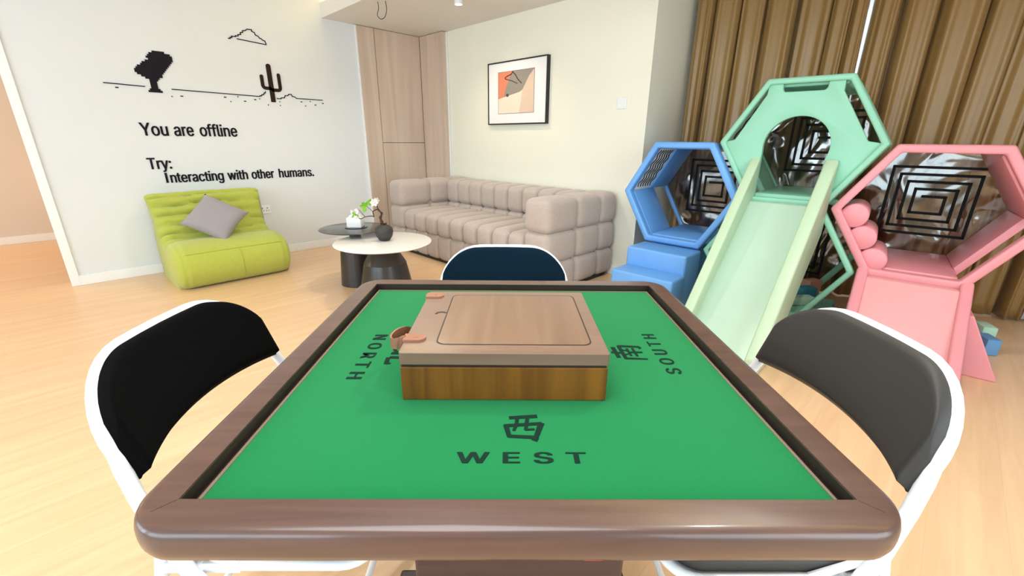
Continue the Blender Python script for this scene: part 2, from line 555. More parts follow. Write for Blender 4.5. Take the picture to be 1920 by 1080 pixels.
# rear wall with two wide windows, side wall with one
def holed(name, horizontal, fixed, t, a0, a1, holes, m):
    mb = MB()
    xs = [a0]
    for (h0, h1, z0, z1) in holes:
        segs = ((xs[-1], h0, 0, ZC), (h0, h1, 0, z0), (h0, h1, z1, ZC))
        for (p, q, za, zb) in segs:
            if horizontal: mb.box(p, q, fixed, fixed + t, za, zb)
            else: mb.box(fixed, fixed + t, p, q, za, zb)
        xs.append(h1)
    if horizontal: mb.box(xs[-1], a1, fixed, fixed + t, 0, ZC)
    else: mb.box(fixed, fixed + t, xs[-1], a1, 0, ZC)
    struct(name, mb, m)
holed('wall_rear', True, YR - 0.15, 0.15, -2.6, XR, [(0.6, 3.1, 0.35, 2.5), (3.5, 6.2, 0.35, 2.5)], 'wall_white')
holed('wall_right', False, XR, 0.15, YR, 2.2, [(-4.2, -1.6, 0.35, 2.5)], 'wall_white')
for i, (a0, a1, hor) in enumerate(((0.6, 3.1, True), (3.5, 6.2, True), (-4.2, -1.6, False))):
    mb = MB()
    n = 3
    for k in range(n + 1):
        a = a0 + (a1 - a0 - 0.05) * k / n
        if hor: mb.box(a, a + 0.05, YR - 0.12, YR - 0.06, 0.35, 2.5)
        else: mb.box(XR + 0.06, XR + 0.12, a, a + 0.05, 0.35, 2.5)
    for za in (0.35, 2.45):
        if hor: mb.box(a0, a1, YR - 0.12, YR - 0.06, za, za + 0.05)
        else: mb.box(XR + 0.06, XR + 0.12, a0, a1, za, za + 0.05)
    struct('window_%d' % (i + 2), mb, 'white_trim')
# hall beyond the opening at the left
struct('wall_hall', MB().box(-2.62, -2.5, YR, 1.0, 0.0, ZC), 'wall_hall')
struct('wall_hall_end', MB().box(-2.5, -0.14, YW_, YW_ + 0.12, 0.0, ZC), 'wall_hall')
struct('ceiling', MB().box(-2.62, XR + 0.15, YR - 0.15, YS - 0.02, ZC, ZC + 0.1), 'ceiling')
mb = MB()
mb.box(-0.14, XR + 0.1, YS + 0.03, 2.2, ZS, ZS + 0.05)
mb.box(-0.14, XR + 0.1, YS, YS + 0.03, ZS, ZS + 0.135)
mb.box(-2.62, XR + 0.1, YS + 0.25, 2.2, ZC, ZC + 0.1)
mb.box(-2.62, XR + 0.1, YS - 0.02, YS + 0.25, ZC, ZC + 0.1)
struct('ceiling_dropped', mb, 'ceiling')
struct('trim_cove_light', MB().box(0.02, XR - 0.1, YS + 0.06, YS + 0.09, ZS + 0.055, ZS + 0.075), 'strip_glow')
struct('baseboard_left', MB().box(0.0, 0.013, YT, -0.75, 0.0, 0.082), 'white_trim', bev=0.003)
struct('baseboard_sofa', MB().box(0.5, XC, YW_ - 0.013, YW_, 0.0, 0.082), 'white_trim', bev=0.003)
struct('baseboard_hall', MB().box(-2.5, -2.487, YR, 1.0, 0.0, 0.085), 'white_trim', bev=0.003)
# white casing at the free end of the lettered wall
struct('trim_1', MB().box(-0.15, 0.014, YT - 0.012, YT + 0.045, 0.0, ZC), 'white_trim', bev=0.003)

# pale oak cabinet in the corner
cab = thing('corner_cabinet', 'pale oak corner cabinet with tall flat doors behind the grey sofa', 'cabinet', (0.002, YW_ - 0.002, 0))
Y0 = 0.05 - YW_
obj('carcass', MB().box(0.0, 0.012, -0.86 , -0.001, 0.0, ZS - 0.005).box(0.012, 0.465, Y0 + 0.012, -0.001, 0.0, ZS - 0.005), 'panel_gap', cab)
obj('filler_panel', MB().box(0.012, 0.03, -0.86, -0.662, 0.0, ZS - 0.005), 'panel_wood', cab, bev=0.001)
obj('door', MB().box(0.012, 0.03, -0.655, Y0 - 0.002, 1.137, ZS - 0.005), 'panel_wood', cab, bev=0.001)['label'] = 'tall upper door'
obj('door', MB().box(0.012, 0.03, -0.655, Y0 - 0.002, 0.0, 1.132), 'panel_wood', cab, bev=0.001)['label'] = 'lower door'
obj('side_panel', MB().box(0.034, 0.468, Y0, Y0 + 0.012, 0.0, ZS - 0.005).box(0.465, 0.477, Y0, 0.0, 0.0, ZS - 0.005), 'panel_wood', cab, bev=0.001)
obj('edge_strip', MB().box(0.0, 0.024, -0.873, -0.861, 0.0, ZS - 0.005).box(0.478, 0.490, -0.020, -0.001, 0.0, ZS - 0.005), 'white_trim', cab)

# ------------------------------------------------------------------ lettering and shapes on the left wall
def on_wall(y, z):
    return lambda a, b, c: (0.0005 + c, y + a, z + b)
def wall_words(label, words, z, h, group='black lettering on the wall'):
    t = thing('wall_lettering', label, 'lettering', (0, words[0][1], z), 0, group)
    for (s, ya, yb) in words:
        fn = on_wall(ya - words[0][1], 0)
        if s[0] == 'I':                 # a plain upright bar for the capital I
            mb = lettering(s[1:], yb - ya - 0.036, h, 0.006, lambda a, b, c: fn(a + 0.036, b, c), 0.0)
            mb.prism([(fn(0.005, 0, 0)[1], 0.0005), (fn(0.022, 0, 0)[1], 0.0005), (fn(0.022, 0, 0)[1], h * 0.97), (fn(0.005, 0, 0)[1], h * 0.97)], 0.0005, 0.0065, 'yz')
        else:
            mb = lettering(s, yb - ya, h, 0.006, fn, 0.0)
        o = obj('word', mb, 'letter', t)
    return t
wall_words('black words You are offline on the white wall', [('You', -2.762, -2.573), ('are', -2.532, -2.389), ('offline', -2.345, -2.043)], 1.183, 0.104)
wall_words('black word Try: above the lowest line of wall lettering', [('Try:', -2.770, -2.605)], 0.908, 0.095)
wall_words('black words Interacting with other humans. just above the lime chair', [('Interacting', -2.676, -2.224), ('with', -2.194, -2.022), ('other', -1.988, -1.781), ('humans.', -1.738, -1.380)], 0.788, 0.089)

def wall_shape(name, label, cat, polys, m='letter', th=0.006):
    mb = MB()
    for p in polys:
        mb.prism(p, 0.0005, th, 'yz')
    o = obj(name, mb, m)
    return tag(o, label, cat)
def bar(y0, y1, z0, z1):
    return [(y0, z0), (y1, z0), (y1, z1), (y0, z1)]
def line_bars(pts, wd):
    out = []
    for (a, b) in zip(pts, pts[1:]):
        d = Vector((b[0] - a[0], b[1] - a[1]))
        if d.length < 1e-6: continue
        e = d.normalized() * wd * 0.5
        n = Vector((-e.y, e.x))
        a_ = Vector(a) - e; b_ = Vector(b) + e
        out.append([tuple(a_ + n), tuple(b_ + n), tuple(b_ - n), tuple(a_ - n)])
    return out
# plain stepped tree silhouette left of the cactus
px = 0.0145
rows = [(14, 21), (12, 24), (11, 25), (10, 25), (11, 25), (9, 24), (7, 23), (6, 22), (4, 21), (3, 20), (2, 19), (2, 18), (3, 17), (5, 17), (7, 15), (9, 14), (9, 13), (9, 13), (9, 13), (9, 13), (8, 14), (7, 15)]
wall_shape('wall_silhouette', 'dark stepped tree silhouette at the left of the ground line on the wall', 'wall decoration',
           [bar(-2.725 + a * 0.0118, -2.725 + b * 0.0118, 1.845 - (i + 1) * px, 1.845 - i * px + 0.0004) for i, (a, b) in enumerate(rows)])
# cactus
cac = []
def pill(yc, z0, z1, wd, bottom=False):
    r = wd / 2
    top = arc2(yc, z1 - r, r, 0, 180, 8)
    return [(yc + r, z0)] + top + [(yc - r, z0)]
cac.append(pill(-1.678, 1.508, 1.848, 0.042))
cac.append(pill(-1.752, 1.652, 1.748, 0.030))
cac.append(pill(-1.596, 1.640, 1.772, 0.030))
cac += [arc2(-1.727, 1.655, 0.040, 180, 270, 6) + [(-1.68, 1.615), (-1.68, 1.645)] + arc2(-1.727, 1.655, 0.010, 270, 180, 4)]
cac += [[(-1.68, 1.603), (-1.621, 1.603)] + arc2(-1.621, 1.643, 0.040, -90, 0, 6) + arc2(-1.621, 1.643, 0.010, 0, -90, 4) + [(-1.68, 1.633)]]
wall_shape('wall_cactus', 'dark cactus shape standing on the ground line on the wall', 'wall decoration', cac, 'cactus', 0.008)
gl = []
gl += line_bars([(-2.912, 1.574), (-2.662, 1.567)], 0.007)
gl += line_bars([(-2.478, 1.560), (-1.800, 1.551), (-1.790, 1.558), (-1.780, 1.558), (-1.772, 1.570), (-1.757, 1.570), (-1.752, 1.585), (-1.742, 1.585), (-1.738, 1.597)], 0.007)
gl += line_bars([(-1.640, 1.543), (-1.606, 1.543), (-1.600, 1.552), (-1.570, 1.555), (-1.560, 1.575), (-1.535, 1.577), (-1.525, 1.590), (-1.500, 1.590), (-1.492, 1.572), (-1.470, 1.570), (-1.455, 1.556), (-1.430, 1.556), (-1.192, 1.557)], 0.007)
for (y, z, l) in ((-2.84, 1.545, .020), (-2.49, 1.503, .008), (-2.42, 1.510, .020), (-2.09, 1.524, .020), (-2.05, 1.490, .008), (-1.985, 1.535, .008), (-1.93, 1.500, .018), (-1.84, 1.520, .018), (-1.80, 1.530, .008), (-1.73, 1.480, .008), (-1.62, 1.515, .008), (-1.62, 1.480, .008), (-1.41, 1.527, .016), (-1.375, 1.490, .008), (-1.32, 1.535, .008), (-1.27, 1.505, .016), (-1.19, 1.525, .016)):
    gl.append(bar(y - l / 2, y + l / 2, z - .004, z + .004))
o = wall_shape('wall_ground_line', 'thin black ground line with dashes across the white wall', 'wall decoration', gl)
cl_pts = [(-1.976, 2.020), (-1.962, 2.020), (-1.962, 2.030), (-1.947, 2.030), (-1.947, 2.042), (-1.915, 2.042), (-1.915, 2.050), (-1.893, 2.050), (-1.893, 2.062), (-1.870, 2.066), (-1.870, 2.082), (-1.850, 2.086), (-1.850, 2.100), (-1.828, 2.104), (-1.810, 2.118), (-1.772, 2.120), (-1.772, 2.106), (-1.752, 2.100), (-1.745, 2.080), (-1.724, 2.074), (-1.715, 2.060), (-1.700, 2.056), (-1.690, 2.046), (-1.672, 2.042), (-1.665, 2.020), (-1.665, 2.012), (-1.905, 2.026)]
wall_shape('wall_cloud', 'small outlined black cloud high on the white wall', 'wall decoration', line_bars(cl_pts, 0.007))

# sockets
t = thing('wall_socket', 'white double wall socket beside the lime chair', 'socket', (0, -1.935, 0.478))
obj('plate', MB().box(0, 0.009, -0.066, 0.066, -0.043, 0.043), 'plate', t, bev=0.004)
sl = MB()
for dy in (-0.012, 0.034):
    sl.box(0.0092, 0.0102, dy - 0.004, dy + 0.004, 0.008, 0.020).box(0.0092, 0.0102, dy - 0.014, dy - 0.008, -0.016, -0.006).box(0.0092, 0.0102, dy + 0.008, dy + 0.014, -0.016, -0.006)
obj('slots', sl, 'slot', t)
t = thing('light_switch', 'white light switch on the cream wall right of the framed print', 'switch', (2.830, YW_, 1.474))
obj('plate', MB().box(-0.045, 0.045, -0.009, 0, -0.045, 0.045), 'plate', t, bev=0.004)
obj('rocker', MB().box(-0.030, 0.030, -0.012, -0.0085, -0.033, 0.033), 'plate', t, bev=0.002)

# framed print
t = thing('framed_print', 'black framed abstract print in orange, grey and cream above the sofa', 'picture', (1.622, YW_, 1.627))
W2, H2 = 0.412, 0.298
fr = MB()
fr.box(-W2, W2, -0.040, 0, H2 - 0.012, H2).box(-W2, W2, -0.040, 0, -H2, -H2 + 0.012).box(-W2, -W2 + 0.012, -0.040, 0, -H2 + 0.012, H2 - 0.012).box(W2 - 0.012, W2, -0.040, 0, -H2 + 0.012, H2 - 0.012)
obj('frame', fr, 'frame_black', t)
obj('mount', MB().box(-W2 + 0.012, W2 - 0.012, -0.034, -0.004, -H2 + 0.012, H2 - 0.012), 'mount', t)
ax0, ax1, az0, az1 = -0.255, 0.245, -0.190, 0.200
aw, ah = ax1 - ax0, az1 - az0
def A(u, v): return (ax0 + u * aw, az0 + v * ah)
pr = obj('print', MB().prism([A(0, 0), A(1, 0), A(1, 1), A(0, 1)], -0.0345, -0.0355), 'art_cream', t)
def field(name, pts, m, d):
    obj(name, MB().prism([A(*p) for p in pts], -0.0345 - d, -0.0360 - d), m, pr)
field('orange_field', [(0, 0.36), (0.16, 0.40), (0.20, 0.55), (0.27, 0.72), (0.40, 1), (0, 1)], 'art_orange', 0)
field('grey_field', [(0.16, 0.40), (0.40, 0.45), (0.62, 0.50), (0.70, 0.55), (0.77, 0.68), (0.86, 0.84), (1, 1), (0.40, 1), (0.27, 0.72), (0.20, 0.55)], 'art_grey', 0)
field('sand_field', [(0.60, 0), (0.66, 0.30), (0.68, 0.53), (0.77, 0.68), (0.86, 0.84), (1, 1), (1, 0)], 'art_sand', 0)
field('dark_dot', arc2(*[0.27, 0.44], 0.04, 0, 340, 14), 'art_line', 0.001)
hl = MB()
for seg in line_bars([(0.20, 0.86), (0.28, 0.90), (0.36, 0.92), (0.42, 0.98), (0.50, 0.90), (0.56, 0.80), (0.66, 0.70)], 0.025) + line_bars([(0.20, 0.86), (0.22, 0.83), (0.40, 0.77), (0.55, 0.70)], 0.022):
    hl.prism([A(*p) for p in seg], -0.0358, -0.0372)
obj('hanger_line', hl, 'art_line', pr)
bl = MB()
bl.box(ax0 - .003, ax1 + .003, -0.0362, -0.034, az0 - .003, az0).box(ax0 - .003, ax1 + .003, -0.0362, -0.034, az1, az1 + .003).box(ax0 - .003, ax0, -0.0362, -0.034, az0, az1).box(ax1, ax1 + .003, -0.0362, -0.034, az0, az1)
obj('inner_border', bl, 'art_line', t)

# ceiling spot and cable loop
t = thing('ceiling_spotlight', 'small white spotlight on the dropped ceiling, shining down', 'ceiling light', (1.56, -0.57, ZS))
obj('housing', MB().lathe([(0.036, 0.0), (0.036, -0.055), (0.030, -0.055), (0.030, -0.035)][::-1], 32), 'white_trim', t, smooth=40)
obj('lens', MB().lathe([(0.029, -0.050), (0.029, -0.044)], 32), 'lamp_glow', t)
l = bpy.data.lights.new('spot_beam', 'SPOT')
l.energy, l.color, l.spot_size, l.spot_blend, l.shadow_soft_size = 26, (1.0, 0.86, 0.62), R(110), 0.8, 0.03
o = bpy.data.objects.new('spot_beam', l); COL.objects.link(o); o.parent = t; o.location = (0, 0, -0.06)
o.rotation_euler = (R(18), 0, 0)
loop = catmull([(0.93, -0.98, ZS), (0.925, -0.975, ZS - 0.05), (0.915, -0.985, ZS - 0.10), (0.945, -0.975, ZS - 0.135), (0.985, -0.955, ZS - 0.125), (1.010, -0.945, ZS - 0.07), (1.005, -0.945, ZS - 0.02), (1.0, -0.945, ZS)], 6)
tag(obj('cable_loop', MB().tube(loop, 0.0028, 8), 'print_black', smooth=180), 'thin black cable loop hanging from the dropped ceiling', 'cable')

# ------------------------------------------------------------------ curtains
def curtain(name, label, s0, s1, gap, folds, seed, side):
    rr = random.Random(seed)
    A0, A1 = Vector((3.095, 0.715)), Vector((5.48, 1.285))
    d = (A1 - A0)
    L = d.length
    d.normalize()
    nrm = Vector((d.y, -d.x))           # into the room
    NS, NZ = 300, 26
    zt, zb = ZS - 0.01, 0.015
    ph = []
    acc = 0.0
    marks = [0.0]
    for k in range(folds):
        marks.append(marks[-1] + rr.uniform(0.6, 1.45))
    tot = marks[-1]
    marks = [m_ / tot for m_ in marks]
    amp = [rr.uniform(0.040, 0.078) for _ in range(folds)]
    sub = [rr.uniform(-0.35, 0.5) for _ in range(folds)]
    mb = MB()
    vs_ = []
    for j in range(NZ + 1):
        v = j / NZ
        z = zt + (zb - zt) * v
        for i in range(NS + 1):
            u = i / NS
            k = 0
            while k < folds - 1 and u > marks[k + 1]:
                k += 1
            f = (u - marks[k]) / (marks[k + 1] - marks[k])
            g = 1 - abs(2 * f - 1) ** 3.2
            g2 = (0.11 * sin(2 * pi * (2.2 + sub[k]) * f + 5 * sub[k]) + 0.04 * sin(2 * pi * 5.3 * f + 9 * sub[k])) * g + sub[k] * 0.7 * (f - 0.5) * g
            a = amp[k] * (0.82 + 0.22 * v)
            off = a * (g + g2) * 1.9 - 0.03 + (0.014 if side < 0 else 0.0) + 0.010 * sin(3 * v + 9 * u + seed) + 0.006 * sin(11 * u + 6 * v)
            s = s0 + (s1 - s0) * u
            if gap:
                s += gap * max(0.0, 1 - v * 2.1) * (u if side > 0 else (1 - u)) ** 6
            s += -0.026 * sin(2 * pi * f) * min(1, 4 * u, 4 * (1 - u) + .2) + 0.010 * sin(2.5 * v + seed + k) * min(1, 8 * u, 8 * (1 - u))
            p = A0 + d * s + nrm * off
            vs_.append((p.x, p.y, z))
    fs_ = []
    for j in range(NZ):
        for i in range(NS):
            q = j * (NS + 1) + i
            fs_.append((q, q + 1, q + NS + 2, q + NS + 1))
    mb.add(vs_, fs_)
    o = obj(name, mb, 'curtain', smooth=180)
    sm = o.modifiers.new('cloth', 'SOLIDIFY')
    sm.thickness = 0.004
    return tag(o, label, 'curtain', 'bronze satin curtains')
curtain('curtain', 'pleated bronze satin curtain beside the cream wall, left half', 0.0, 1.185, -0.022, 7, 3, 1)
curtain('curtain', 'pleated bronze satin curtain behind the pink tunnel, right half', 1.1865, 2.46, 0.0, 7, 11, -1)
# white sheer to the right of the bronze curtain
vs_, fs_ = [], []
for j in range(2):
    for i in range(61):
        x = 5.50 + 1.2 * i / 60
        y = 1.22 + 0.29 * (x - 5.5) + 0.02 * sin(i * 0.9)
        vs_.append((x, y, 0.02 if j else ZS - 0.02))
for i in range(60):
    fs_.append((i, i + 1, i + 62, i + 61))
o = obj('sheer_curtain', MB().add(vs_, fs_), 'sheer', smooth=180)
o.modifiers.new('cloth', 'SOLIDIFY').thickness = 0.003
tag(o, 'white sheer curtain at the right end of the bronze curtain', 'curtain')

# ------------------------------------------------------------------ mahjong table
TC = (4.371, -2.711)
TA = R(45.30)
ZT, ZF = 0.77, 0.753
tb = thing('mahjong_table', 'square dark wood mahjong table with green felt top in the foreground', 'table', (TC[0], TC[1], 0), TA)
def rail_ring():
    """frame of the table top: square inside, rounded corners outside, half-round outer edge"""
    mb = MB()
    hi, ho, rc = 0.400, 0.449, 0.062
    nseg = 10
    def sq_pt(h, r, k, i):           # corner k, step i of the outer outline
        a = R(-90 + 90 * k + 90 * i / nseg)
        c = [(1, -1), (1, 1), (-1, 1), (-1, -1)][k]
        return (c[0] * (h - r) + r * cos(a), c[1] * (h - r) + r * sin(a))
    prof = [(-0.014, 0.0), (-0.0075, -0.0006), (-0.0045, -0.0022), (-0.0022, -0.006), (-0.0004, -0.013), (0.0, -0.022), (-0.0008, -0.032), (-0.004, -0.041), (-0.011, -0.048), (-0.024, -0.052)]
    ring = []
    for (off, dz) in prof:
        loop_ = []
        for k in range(4):
            for i in range(nseg + 1):
                h = ho + off
                r = max(0.004, rc + off)
                x, y = sq_pt(h, r, k, i)
                loop_.append((x, y, ZT + dz))
        ring.append(loop_)
    inner = []
    for z in (ZT, ZT - 0.052):
        loop_ = []
        for k in range(4):
            c = [(1, -1), (1, 1), (-1, 1), (-1, -1)][k]
            for i in range(nseg + 1):
                loop_.append((c[0] * hi, c[1] * hi, z))
        inner.append(loop_)
    loops = [inner[0]] + ring + [inner[1]]
    n = len(loops[0])
    vs_ = [p for lp in loops for p in lp]
    fs_ = []
    m = len(loops)
    for j in range(m):
        for i in range(n):
            a, b = j * n + i, j * n + (i + 1) % n
            c, d = ((j + 1) % m) * n + (i + 1) % n, ((j + 1) % m) * n + i
            fs_.append((a, b, c, d))
    return mb.add(vs_, fs_)
def clean(name, mb, m, parent, smooth):
    o = obj(name, mb, m, parent, None)
    bm = bmesh.new(); bm.from_mesh(o.data)
    bmesh.ops.remove_doubles(bm, verts=bm.verts, dist=1e-5)
    bmesh.ops.dissolve_degenerate(bm, edges=bm.edges, dist=1e-6)
    bmesh.ops.recalc_face_normals(bm, faces=bm.faces)
    bm.to_mesh(o.data); bm.free()
    o.data.polygons.foreach_set('use_smooth', [True] * len(o.data.polygons))
    o.data.set_sharp_from_angle(angle=R(smooth))
    return o
rail = clean('rail', rail_ring(), 'table_wood', tb, 40)
for k in range(4):
    a = R(45 + 90 * k)
    p0, p1 = 0.401 * 2 ** .5, 0.4185 * 2 ** .5
    ex = Vector((cos(a), sin(a), 0)); ey = Vector((-sin(a), cos(a), 0)) * 0.0004
    q = [ex * p0 - ey, ex * p1 - ey, ex * p1 + ey, ex * p0 + ey]
    obj('mitre_line', MB().prism([(v.x, v.y) for v in q], ZT - 0.002, ZT + 0.0002, 'xy'), 'table_dark', rail)
lip = MB()
for (x0, x1, y0, y1) in ((-.4, -.3925, -.4, .4), (.3925, .4, -.4, .4), (-.3925, .3925, -.4, -.3925), (-.3925, .3925, .3925, .4)):
    lip.box(x0, x1, y0, y1, ZF - 0.01, ZF - 0.003)
lip.box(-.4, -.3985, -.4, .4, ZF - .003, ZT - .0012).box(.3985, .4, -.4, .4, ZF - .003, ZT - .0012).box(-.3985, .3985, .3985, .4, ZF - .003, ZT - .0012).box(-.3985, .3985, -.4, -.3985, ZF - .003, ZT - .0012)
obj('inner_lip', lip, 'table_lip', tb)
bd = MB()
for (x0, x1, y0, y1) in ((-.3925, -.388, -.3925, .3925), (.388, .3925, -.3925, .3925), (-.388, .388, -.3925, -.388), (-.388, .388, .388, .3925)):
    bd.box(x0, x1, y0, y1, ZF - 0.008, ZF + 0.001)
obj('bead', bd, 'bead', tb)
felt = obj('felt_top', MB().box(-0.388, 0.388, -0.388, 0.388, ZF - 0.008, ZF), 'felt', tb)
obj('underside', MB().box(-0.398, 0.398, -0.398, 0.398, ZF - 0.045, ZF - 0.011), 'table_dark', tb)

# printed compass words
def stroke_glyph(strokes, fn):
    mb = MB()
    for q, st in enumerate(strokes):
        n = len(st)
        vs_ = [fn(p[0], p[1], -0.0001) for p in st] + [fn(p[0], p[1], 0.0003 + q * 0.00005) for p in st]
        fs_ = [tuple(range(n)), tuple(reversed(range(n, 2 * n)))] + [(i, i + n, (i + 1) % n + n, (i + 1) % n) for i in range(n)]
        mb.add(vs_, fs_)
    return mb
def bar2(x0, y0, x1, y1, w0, w1):
    w0, w1 = w0 * 1.25, w1 * 1.25
    d = Vector((x1 - x0, y1 - y0)).normalized()
    n = Vector((-d.y, d.x))
    return [(x0 + n.x * w0 / 2, y0 + n.y * w0 / 2), (x1 + n.x * w1 / 2, y1 + n.y * w1 / 2), (x1 - n.x * w1 / 2, y1 - n.y * w1 / 2), (x0 - n.x * w0 / 2, y0 - n.y * w0 / 2)]
G_XI = [bar2(.14, .90, .88, .97, .11, .12), bar2(.36, .93, .33, .62, .08, .08), bar2(.63, .95, .58, .60, .08, .08),
        bar2(.02, .56, .98, .66, .10, .10), bar2(.06, .60, .15, .12, .11, .09), bar2(.97, .68, .80, .10, .13, .10), bar2(.13, .15, .84, .10, .09, .10),
        bar2(.33, .62, .26, .36, .08, .06), bar2(.58, .60, .56, .40, .07, .07), bar2(.54, .40, .78, .42, .06, .06), bar2(.70, .06, .84, .0, .07, .10)]
G_BEI = [bar2(.36, .98, .34, .10, .11, .11), bar2(.04, .66, .36, .70, .09, .10), bar2(.02, .10, .38, .32, .08, .11),
         bar2(.62, .98, .60, .12, .11, .11), bar2(.60, .08, .98, .12, .11, .12), bar2(.96, .10, .96, .26, .08, .05), bar2(.62, .56, .94, .78, .09, .08)]
G_NAN = [bar2(.14, .86, .86, .90, .10, .11), bar2(.50, 1.02, .46, .70, .10, .08), bar2(.06, .66, .96, .70, .09, .10), bar2(.10, .68, .06, .02, .10, .07), bar2(.94, .72, .88, .04, .11, .10), bar2(.88, .04, .74, .08, .09, .05),
         bar2(.34, .62, .40, .50, .06, .05), bar2(.66, .64, .60, .50, .06, .05), bar2(.26, .46, .76, .48, .06, .06), bar2(.24, .28, .78, .30, .06, .06), bar2(.50, .48, .50, .06, .08, .07)]
def put(ox, oy, ang, sx, sy):
    c, s = cos(ang), sin(ang)
    return lambda x, y, z: (ox + c * x * sx - s * y * sy, oy + s * x * sx + c * y * sy, ZF + 0.0002 + z)
def felt_word(s, ox, oy, ang, width, height):
    mb = lettering(s, 1.0, 1.0, 0.0006, put(ox, oy, ang, width, height), 0.0, 1.5, b=0.009)
    obj('printed_word', mb, 'felt_ink', felt)
felt_word('WEST', -0.088, -0.3205, 0, 0.184, 0.0220)
obj('printed_character', stroke_glyph(G_XI, put(-0.022, -0.273, 0, 0.061, 0.060)), 'felt_ink', felt)
felt_word('NORTH', -0.3130, 0.088, R(-90), 0.193, 0.0285)
obj('printed_character', stroke_glyph(G_BEI, put(-0.262, 0.022, R(-90), 0.070, 0.062)), 'felt_ink', felt)
felt_word('SOUTH', 0.3175, -0.082, R(90), 0.180, 0.0285)
obj('printed_character', stroke_glyph(G_NAN, put(0.270, -0.026, R(90), 0.066, 0.068)), 'felt_ink', felt)
# body under the top
body = obj('cabinet_body', MB().box(-0.33, 0.33, -0.33, 0.33, 0.60, ZF - 0.046), 'table_dark', tb, bev=0.006)
dr = obj('drawer', MB().box(-0.130, 0.130, -0.405, -0.330, 0.60, 0.694), 'table_dark', tb, bev=0.004)
obj('drawer_top_edge', MB().box(-0.132, 0.132, -0.409, -0.330, 0.696, 0.708), 'table_wood', tb, bev=0.003)
obj('pull_tab', MB().box(0.079, 0.101, -0.411, -0.404, 0.686, 0.694), 'red_tab', dr)
obj('column', MB().box(-0.13, 0.13, -0.13, 0.13, 0.10, 0.60), 'table_dark', tb, bev=0.01)
obj('base', MB().box(-0.30, 0.30, -0.06, 0.06, 0.0, 0.07).box(-0.06, 0.06, -0.30, 0.30, 0.0, 0.07).box(-0.16, 0.16, -0.16, 0.16, 0.05, 0.11), 'table_dark', tb, bev=0.008)

# ------------------------------------------------------------------ wooden tile case on the table
def tw(u, v):
    return (TC[0] + cos(TA) * u - sin(TA) * v, TC[1] + sin(TA) * u + cos(TA) * v)
bx, by = tw(-0.021, -0.020)
cs = thing('tile_case', 'walnut mahjong tile case with a leather handle on the green felt', 'case', (bx, by, ZF + 0.0004), TA + R(-0.2))
HW, HD = 0.172, 0.150
obj('body', MB().box(-HW, HW, -HD, HD, 0, 0.062), 'box_side', cs, bev=0.0015)
obj('seam', MB().box(-HW + .003, HW - .003, -HD + .003, HD - .003, 0.062, 0.068), 'table_lip', cs)
lidm = MB()
lo = round_rect(-HW - .001, HW + .001, -HD - .001, HD + .001, 0.004, 3)
lid = obj('lid_rim', lidm.prism(lo, 0.067, 0.0885, 'xy'), 'box_rim', cs, bev=0.006, seg=3)
ix0, ix1, iy0, iy1 = -0.118, 0.150, -0.120, 0.128
gr = MB()
ro = round_rect(ix0, ix1, iy0, iy1, 0.016, 5)
ri = round_rect(ix0 + .0026, ix1 - .0026, iy0 + .0026, iy1 - .0026, 0.0145, 5)
n = len(ro)
gr.add([(p[0], p[1], 0.0889) for p in ro] + [(p[0], p[1], 0.0889) for p in ri], [(i, (i + 1) % n, (i + 1) % n + n, i + n) for i in range(n)])
gr.add([(p[0], p[1], 0.0880) for p in ro] + [(p[0], p[1], 0.0880) for p in ri], [(i, (i + 1) % n, (i + 1) % n + n, i + n) for i in range(n)])
notch = [(ix0 + .001, 0.020)] + arc2(ix0 - 0.010, 0.016, 0.012, 40, 180, 8) + [(ix0 - .019, .016)] + list(reversed(arc2(ix0 - 0.010, 0.016, 0.008, 40, 180, 8)))
obj('lid_groove', gr, 'table_lip', lid)
obj('lid_panel', MB().prism(round_rect(ix0 + .0026, ix1 - .0026, iy0 + .0026, iy1 - .0026, 0.0145, 5), 0.086, 0.0891, 'xy'), 'box_lid', cs)
obj('finger_notch', MB().prism(notch, 0.086, 0.0893, 'xy'), 'table_lip', cs)
# leather handle: two rounded ends riveted on the lid, a loop over the left edge
hd = MB()
def strap_end(yc):
    pts = [(-HW - 0.003, yc - 0.013), (-0.150, yc - 0.013)] + arc2(-0.150, yc, 0.013, -90, 90, 8)[1:-1] + [(-0.150, yc + 0.013), (-HW - 0.003, yc + 0.013)]
    return pts
for yc in (-0.098, 0.118):
    hd.prism(strap_end(yc), 0.0888, 0.0925, 'xy')
lp = catmull([(-HW - 0.002, -0.098, 0.086), (-HW - 0.014, -0.100, 0.082), (-HW - 0.028, -0.088, 0.076), (-HW - 0.034, -0.066, 0.073), (-HW - 0.030, -0.042, 0.072), (-HW - 0.018, -0.024, 0.070), (-HW - 0.004, -0.014, 0.062), (-HW - 0.003, 0.020, 0.050), (-HW - 0.003, 0.070, 0.050), (-HW - 0.003, 0.105, 0.066), (-HW - 0.003, 0.118, 0.086)], 6)
vs_, fs_ = [], []
for i, p in enumerate(lp):
    for (dx, dz) in ((-.0018, -.012), (.0018, -.012), (.0018, .009), (-.0018, .009)):
        vs_.append((p.x + dx, p.y, p.z + dz))
for i in range(len(lp) - 1):
    for k in range(4):
        fs_.append((i * 4 + k, i * 4 + (k + 1) % 4, i * 4 + 4 + (k + 1) % 4, i * 4 + 4 + k))
fs_ += [(0, 1, 2, 3), tuple(len(vs_) - 4 + k for k in (3, 2, 1, 0))]
hd.add(vs_, fs_)
hnd = obj('handle', hd, 'leather', cs, smooth=40)
for yc in (-0.098, 0.118):
    obj('rivet', MB().lathe([(0.0035, 0.0920), (0.0035, 0.0932), (0.002, 0.0940)], 14, (-0.155, yc, 0)), 'leather', hnd, smooth=40)
obj('hinge', MB().box(-HW - .003, -HW, -0.135, -0.115, 0.052, 0.060), 'brass', cs)

